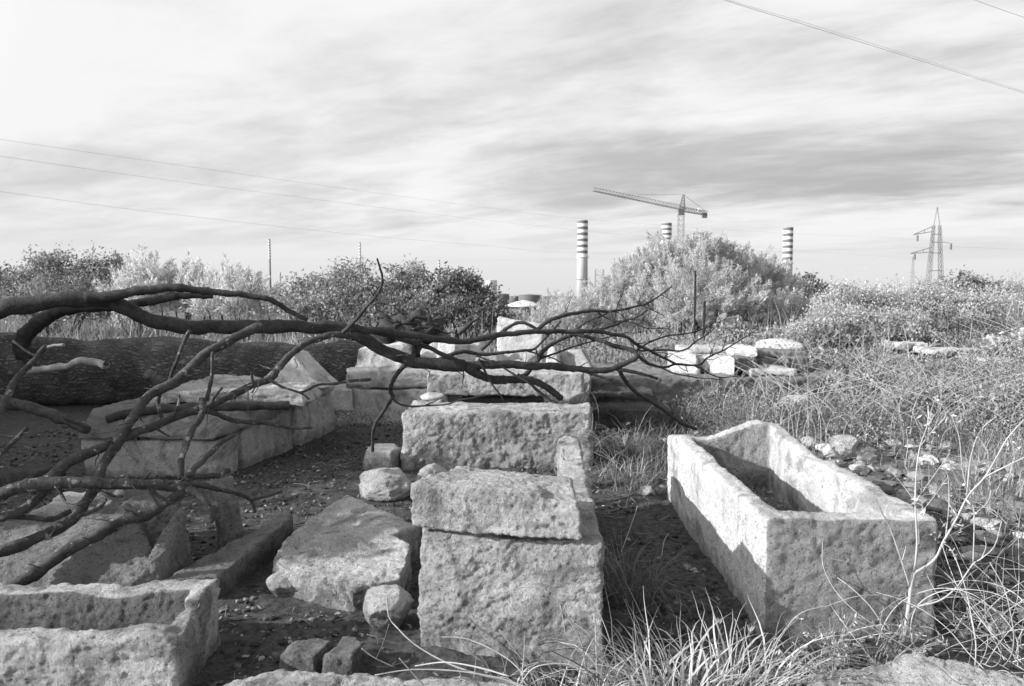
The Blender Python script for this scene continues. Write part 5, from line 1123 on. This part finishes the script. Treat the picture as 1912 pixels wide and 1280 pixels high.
M_CLOD2 = leaf_mat('dead_leaves', .04, .42, 0.1)
leaf_litter()
def chest_litter():
    rs = np.random.RandomState(633); n = 900; x = rs.uniform(1.34, 1.92, n); y = rs.uniform(3.55, 5.55, n); c = np.stack([x, y, .125+rs.rand(n)*.02], 1); d = rs.normal(size=(n, 3)); d[:, 2] *= .4
    V, F = leaves_vf(c, unit(d), rs.uniform(.015, .05, n), rs.uniform(.008, .02, n), rs)
    o = mesh_obj('leaf_litter', V, F, M_CLOD2, loc=(0, 0, 0), smooth=False, tone=np.repeat(rs.rand(n), 4)); tag(o, 'dead leaves on the floor of the long sarcophagus', 'leaf litter', kind='stuff')
chest_litter()
def twig_litter(n, seed, label, reg, mat, lr, r):
    rs = np.random.RandomState(seed); m = MB(); x = rs.uniform(reg[0], reg[1], n); y = rs.uniform(reg[2], reg[3], n); ok = clear_of(x, y, .02); x, y = x[ok], y[ok]; z = Hgt(x, y)
    for i in range(len(x)):
        a = rs.uniform(0, 6.28); l = rs.uniform(*lr)/2; d = np.array([math.cos(a), math.sin(a), 0])*l; c = np.array([x[i], y[i], z[i]+.014])
        V, Q, T = tube_vf([c-d, c+rs.normal(size=3)*l*.15+np.array([0, 0, .01]), c+d+np.array([0, 0, rs.uniform(0, .03)])], [r, r*.9, r*.5], 4, 4, .1, i, False); m.add(V, Q)
    o = m.build('twig_litter', mat, smooth=True, loc=(0, 0, 0)); tag(o, label, 'twigs', kind='stuff')
twig_litter(420, 641, 'small broken twigs lying on the dark soil', (-4, 1.2, 2.5, 9), M_GSTEM, (.04, .22), .0022)
twig_litter(420, 642, 'dry stems lying on the slope right of the sarcophagus', (2.0, 4.8, 3.2, 9), M_PALE, (.08, .4), .0022)
twig_litter(260, 643, 'flattened dead straw under the pale grass tuft', (.1, 1.9, 2.55, 3.1), M_PALE, (.08, .35), .0018)

# ------------------------------------------------------------------ industrial skyline
M_CONC = plain('chimney_concrete', .50, .9, .08, .2); M_BANDD = plain('chimney_dark_band', .17, .9, .1, .3); M_BANDL = plain('chimney_white_band', .72, .9, .05, .3)  # dark band paled to stand in for distance haze
M_STEEL = plain('steel', .20, .6, .2, .3); M_TANKD = plain('tank_grey', .16, .7, .1, .1); M_TANKL = plain('tank_white', .70, .7, .05, .1); M_WIRE = plain('wire', .5, .6, .1, .1)
def chimney(px, top, Y, wpx, bands, band_to, label, cap=0.0):
    x, _, zt = P(px, top, Y); r = wpx/2/FPX*Y; e = empty('chimney', (x, Y, 0), label, 'chimney', None)
    m = MB(); m.lathe(x, Y, [(0, -8), (r*1.12, -8), (r*1.02, zt*.5), (r*.97, zt), (r*.86, zt), (r*.86, zt-2), (0, zt-2)], 40); m.build('shaft', M_CONC, e, smooth=True)
    _, _, zb = P(px, band_to, Y); h = (zt-zb)/(2*bands)
    for k in range(bands*2):
        z1 = zt-.3-k*h; mt = M_BANDD if k % 2 == 0 else M_BANDL
        m = MB(); m.lathe(x, Y, [(r*.96, z1-h), (r*1.0+.12, z1-h), (r*1.0+.12, z1), (r*.96, z1)], 40); m.build('painted_band', mt, e, smooth=False)
    m = MB(); m.lathe(x, Y, [(r, zb-1), (r*1.12+.3, zb-1), (r*1.12+.3, zb), (r, zb)], 32); m.build('gallery', M_BANDL, e)
    m = MB(); m.lathe(x, Y, [(r*.9, zb*.42), (r*1.1+.2, zb*.42), (r*1.1+.2, zb*.42+.5), (r*.9, zb*.42+.5)], 32); m.build('ring', M_STEEL, e)
    return e
chimney(1088, 411, 550, 19, 6, 478, 'tall banded power station chimney left of the tamarisk bush')
chimney(1245, 416, 620, 18, 4, 452, 'banded chimney top showing above the tamarisk bush below the crane jib')
chimney(1472, 424, 560, 17, 6, 490, 'banded chimney right of the tamarisk bush')
def mast(px, top, Y, wpx, bands, band_to, label):
    x, _, zt = P(px, top, Y); r = wpx/2/FPX*Y; e = empty('mast', (x, Y, 0), label, 'mast')
    m = MB(); m.lathe(x, Y, [(0, -1), (r, -1), (r*.9, zt), (0, zt)], 12); m.build('shaft', M_STEEL, e, smooth=True)
    _, _, zb = P(px, band_to, Y); h = (zt-zb)/(2*bands)
    for k in range(bands):
        m = MB(); m.lathe(x, Y, [(r, zt-(2*k+2)*h), (r+.15, zt-(2*k+2)*h), (r+.15, zt-(2*k+1)*h), (r, zt-(2*k+1)*h)], 12); m.build('painted_band', M_BANDL, e)
mast(503, 446, 450, 3.6, 7, 482, 'tallest thin striped mast, left of the leafy shrubs')
mast(672, 452, 500, 3.0, 5, 480, 'thin striped mast rising over the tall rounded shrub')
mast(820, 485, 520, 3.0, 5, 512, 'short thin striped mast between the two right hand leafy shrubs')
mast(523, 508, 480, 2.4, 2, 512, 'short plain mast just right of the tallest striped one')
# tanks
def tank(px, wpx, top, Y, mat, label, roof=True, name='storage_tank', cone=.12):
    x, _, zt = P(px, top, Y); r = wpx/2/FPX*Y; e = empty(name, (x, Y, 0), label, 'tank')
    m = MB(); m.lathe(x, Y, [(0, -8), (r, -8), (r, zt)], 40); m.build('shell', mat, e, smooth=True)
    m = MB(); m.lathe(x, Y, [(r*1.02, zt), (r*1.02, zt+r*.03), (r*.5, zt+r*cone*.6), (0, zt+r*cone)], 40); m.build('roof', M_TANKL if mat is M_TANKL else M_STEEL, e); return e
tank(990, 44, 551, 330, M_TANKD, 'dark round storage tank behind the pale conical roof')
tank(938, 26, 549, 340, M_TANKD, 'dark storage tank beside the white water tank')
tank(962, 26, 553, 350, M_TANKD, 'small dark tank between the two larger dark ones')
e = tank(917, 22, 523, 300, M_TANKL, 'white water tank on a stem behind the leafy shrub', name='water_tower')
e = empty('round_building', P(978, 575, 75), 'low round building with a pale conical roof in front of the dark tanks', 'building')
x, _, zr = P(978, 572, 75); r = 33/FPX*75
m = MB(); m.lathe(x, 75, [(0, -6), (r*.85, -6), (r*.85, zr)], 40); m.build('wall', M_TANKD, e, smooth=True)
m = MB(); m.lathe(x, 75, [(r*.85, zr), (r*1.05, zr), (r*1.05, zr+.12), (r*.45, zr+.5), (0, zr+.66)], 40); m.build('roof', M_TANKL, e)
# lattice helper
def lattice(m, a, b, w0, w1, n, r, tri=False):
    a = np.array(a, float); b = np.array(b, float); d = b-a; L = np.linalg.norm(d); d /= L
    u = np.cross(d, [0, 0, 1.0]) if abs(d[2]) < .9 else np.array([1.0, 0, 0]); u /= np.linalg.norm(u); w = np.cross(u, d)
    def ring(t):
        s = (w0+(w1-w0)*t)/2; c = a+(b-a)*t
        return [c-u*s-w*s, c+u*s-w*s, c+w*s] if tri else [c-u*s-w*s, c+u*s-w*s, c+u*s+w*s, c-u*s+w*s]
    R_ = [ring(i/n) for i in range(n+1)]; k = len(R_[0])
    for i in range(n):
        for j in range(k):
            m.bar(R_[i][j], R_[i+1][j], r); m.bar(R_[i][j], R_[i+1][(j+1) % k], r*.6); m.bar(R_[i][j], R_[i][(j+1) % k], r*.6)
cr_ = empty('tower_crane', (P(1272, 390, 280)[0], 280, 0), 'tower crane with its long jib pointing left over the tamarisk bush', 'crane')
pm = np.array(P(1272, 390, 280)); zt = pm[2]
m = MB(); lattice(m, (pm[0], 280, 0), (pm[0], 280, zt), 2.0, 2.0, 17, .085); m.build('mast', M_STEEL, cr_)
tip = np.array(P(1108, 358, 236)); tip[2] = zt+1.2; ce = np.array(P(1318, 396, 294)); ce[2] = zt
m = MB(); lattice(m, (pm[0], 280, zt+.6), tip, 1.6, 1.1, 30, .075, True); m.build('jib', M_STEEL, cr_)
m = MB(); lattice(m, (pm[0], 280, zt), ce, 1.5, 1.4, 9, .10); m.build('counter_jib', M_STEEL, cr_)
hd = np.array([pm[0]+.8, 280, P(1277, 363, 280)[2]])
m = MB(); lattice(m, (pm[0]+.3, 280, zt), hd, 2.0, .5, 5, .12); m.build('tower_head', M_STEEL, cr_)
m = MB(); m.box(ce-np.array([.8, 1, 0.9]), (.9, .7, 1.0)); m.build('counterweight', M_TANKD, cr_)
m = MB(); m.box(ce-np.array([2.6, 1, -1.2]), (.7, .7, .7)); m.build('winch_house', M_TANKL, cr_)
m = MB(); m.box((pm[0]-.3, 278.6, zt-1.2), (1.1, .9, 1.1)); m.build('cab', M_TANKD, cr_)
m = MB(); m.bar(hd, pm*.45+tip*.55+np.array([0, 0, 1.5]), .05); m.bar(hd, ce+np.array([0, 0, .7]), .06); m.build('tie_bars', M_STEEL, cr_)
# pylon
py_ = empty('pylon', (P(1745, 530, 170)[0], 170, 0), 'lattice electricity pylon on the right skyline with three arms', 'pylon')
X = P(1745, 530, 170)[0]; zt = P(1745, 386, 170)[2]; z1 = P(1745, 420, 170)[2]; zl = P(1745, 545, 170)[2]-2.5
hw = 13/FPX*170
m = MB()
for sx in (-1, 1):
    lattice(m, (X+sx*hw*1.15, 170, zl-1), (X+sx*hw*.42, 170, z1), 1.0, .45, 16, .05)
    m.bar((X+sx*hw*.42, 170, z1), (X, 170, zt), .07)
for pyy in (437, 452, 472, 505):
    z = P(1745, pyy, 170)[2]; f = (z-zl)/(z1-zl); w_ = hw*(1.15+(.42-1.15)*f); m.bar((X-w_, 170, z), (X+w_, 170, z), .09)
m.build('lattice_legs', M_STEEL, py_)
for (xa, ya, xb, yb, yc) in [(1705, 438, 1740, 432, 423), (1700, 473, 1740, 470, 461), (1779, 454, 1750, 451, 449)]:
    a = np.array(P(xa, ya, 168)); m = MB(); m.bar(a, P(xb, yb, 170), .09); m.bar(a, P(xb, yc, 170), .08); m.bar(a, np.array(P(xb, yb, 171.5)), .07)
    for t in (.3, .6): m.bar(a*(1-t)+np.array(P(xb, yb, 170))*t, a*(1-t)+np.array(P(xb, yc, 170))*t, .05)
    am = m.build('cross_arm', M_STEEL, py_)
    m = MB(); q = a + np.array([1.0 if xa < 1745 else -.4, 0, 0]); m.lathe(q[0], q[1], [(0, q[2]-1.4), (.22, q[2]-1.4), (.22, q[2]-.2), (0, q[2])], 8); m.build('insulator', M_TANKD, am if False else py_)
far = empty('pylon', (P(1703, 540, 480)[0], 480, 0), 'tiny far pylon left of the big lattice one', 'pylon')
X2 = P(1703, 540, 480)[0]; m = MB(); lattice(m, (X2, 480, 0), (X2, 480, P(1703, 478, 480)[2]), 2.2, .6, 14, .05)
for yy in (508, 516, 524): zz = P(1703, yy, 480)[2]; m.bar((X2-3.0, 480, zz), (X2+3.0, 480, zz), .07)
m.build('lattice_legs', M_STEEL, far)
sc_ = empty('steel_frame', (P(1117, 540, 300)[0], 300, 0), 'faint steel frame tower between the tall chimney and the tamarisk', 'frame'); m = MB()
lattice(m, (P(1119, 540, 300)[0], 300, 0), (P(1119, 540, 300)[0], 300, P(1117, 502, 300)[2]), 3.2, 3.2, 5, .1); m.build('lattice', M_STEEL, sc_)
# wires
def wire(pix, Ys, r, label):
    pts = [P(px, py, Y) for (px, py), Y in zip(pix, Ys)]; V, Q, T = tube_vf(pts, [r]*len(pts), 5, 10, 0, 0)
    o = mesh_obj('power_line', V, [Q, T], M_WIRE); tag(o, label, 'power line')
wire([(-200, 232), (0, 260), (300, 303), (640, 351), (900, 386), (1090, 408), (1400, 431), (1708, 446)], [42, 50, 64, 84, 104, 122, 146, 168], .009, 'topmost of the wires crossing the left sky')
wire([(-200, 262), (0, 291), (300, 334), (640, 378), (900, 410), (1090, 430), (1400, 460), (1705, 482)], [42, 50, 64, 84, 104, 122, 146, 168], .009, 'second wire from the top crossing the left sky')
wire([(-200, 328), (0, 357), (300, 397), (640, 435), (900, 458), (1090, 472), (1400, 470), (1775, 460)], [42, 50, 64, 84, 104, 122, 146, 168], .009, 'third wire from the top, just above the shrubs at left')
wire([(1290, -28), (1355, 0), (1500, 45), (1700, 107), (1912, 173), (2100, 230)], [30, 32, 35, 41, 50, 60], .010, 'lower strand of the wire pair across the upper right sky')
wire([(1294, -28), (1359, -1), (1504, 42), (1703, 104), (1915, 171), (2100, 227)], [30, 32, 35, 41, 50, 60], .006, 'upper strand of the wire pair across the upper right sky')
wire([(1760, -28), (1822, 0), (1912, 32), (2050, 80)], [28, 30, 33, 38], .008, 'short wire cutting the top right corner')
wire([(1775, 460), (1850, 463), (1912, 466), (2100, 476)], [170, 180, 188, 210], .016, 'wire leaving the pylon to the right picture edge')
wire([(480, 485), (760, 487), (1080, 483), (1200, 480)], [260, 260, 260, 260], .022, 'faint far wire low over the leafy shrubs')
# posts in the scrub
def post(px, y0, y1, Y, r, label):
    a = P(px, y0, Y); b = P(px-2, y1, Y); e = empty('fence_post', (b[0], Y, b[2]-.2), label, 'post')
    m = MB(); m.bar((b[0], Y, b[2]-.3), a, r); m.bar((b[0]+r*1.2, Y+r, b[2]-.3), (a[0]+r*1.2, Y+r, a[2]-.01), r*.5); m.build('angle_iron', M_BARK, e)
    return e
post(1298, 504, 640, 13.5, .017, 'tall dark iron fence post in front of the tamarisk bush')
post(1315, 562, 620, 15.5, .025, 'short dark post right of the tall iron one')
post(1790, 598, 640, 13.0, .015, 'thin short stake in the right scrub')
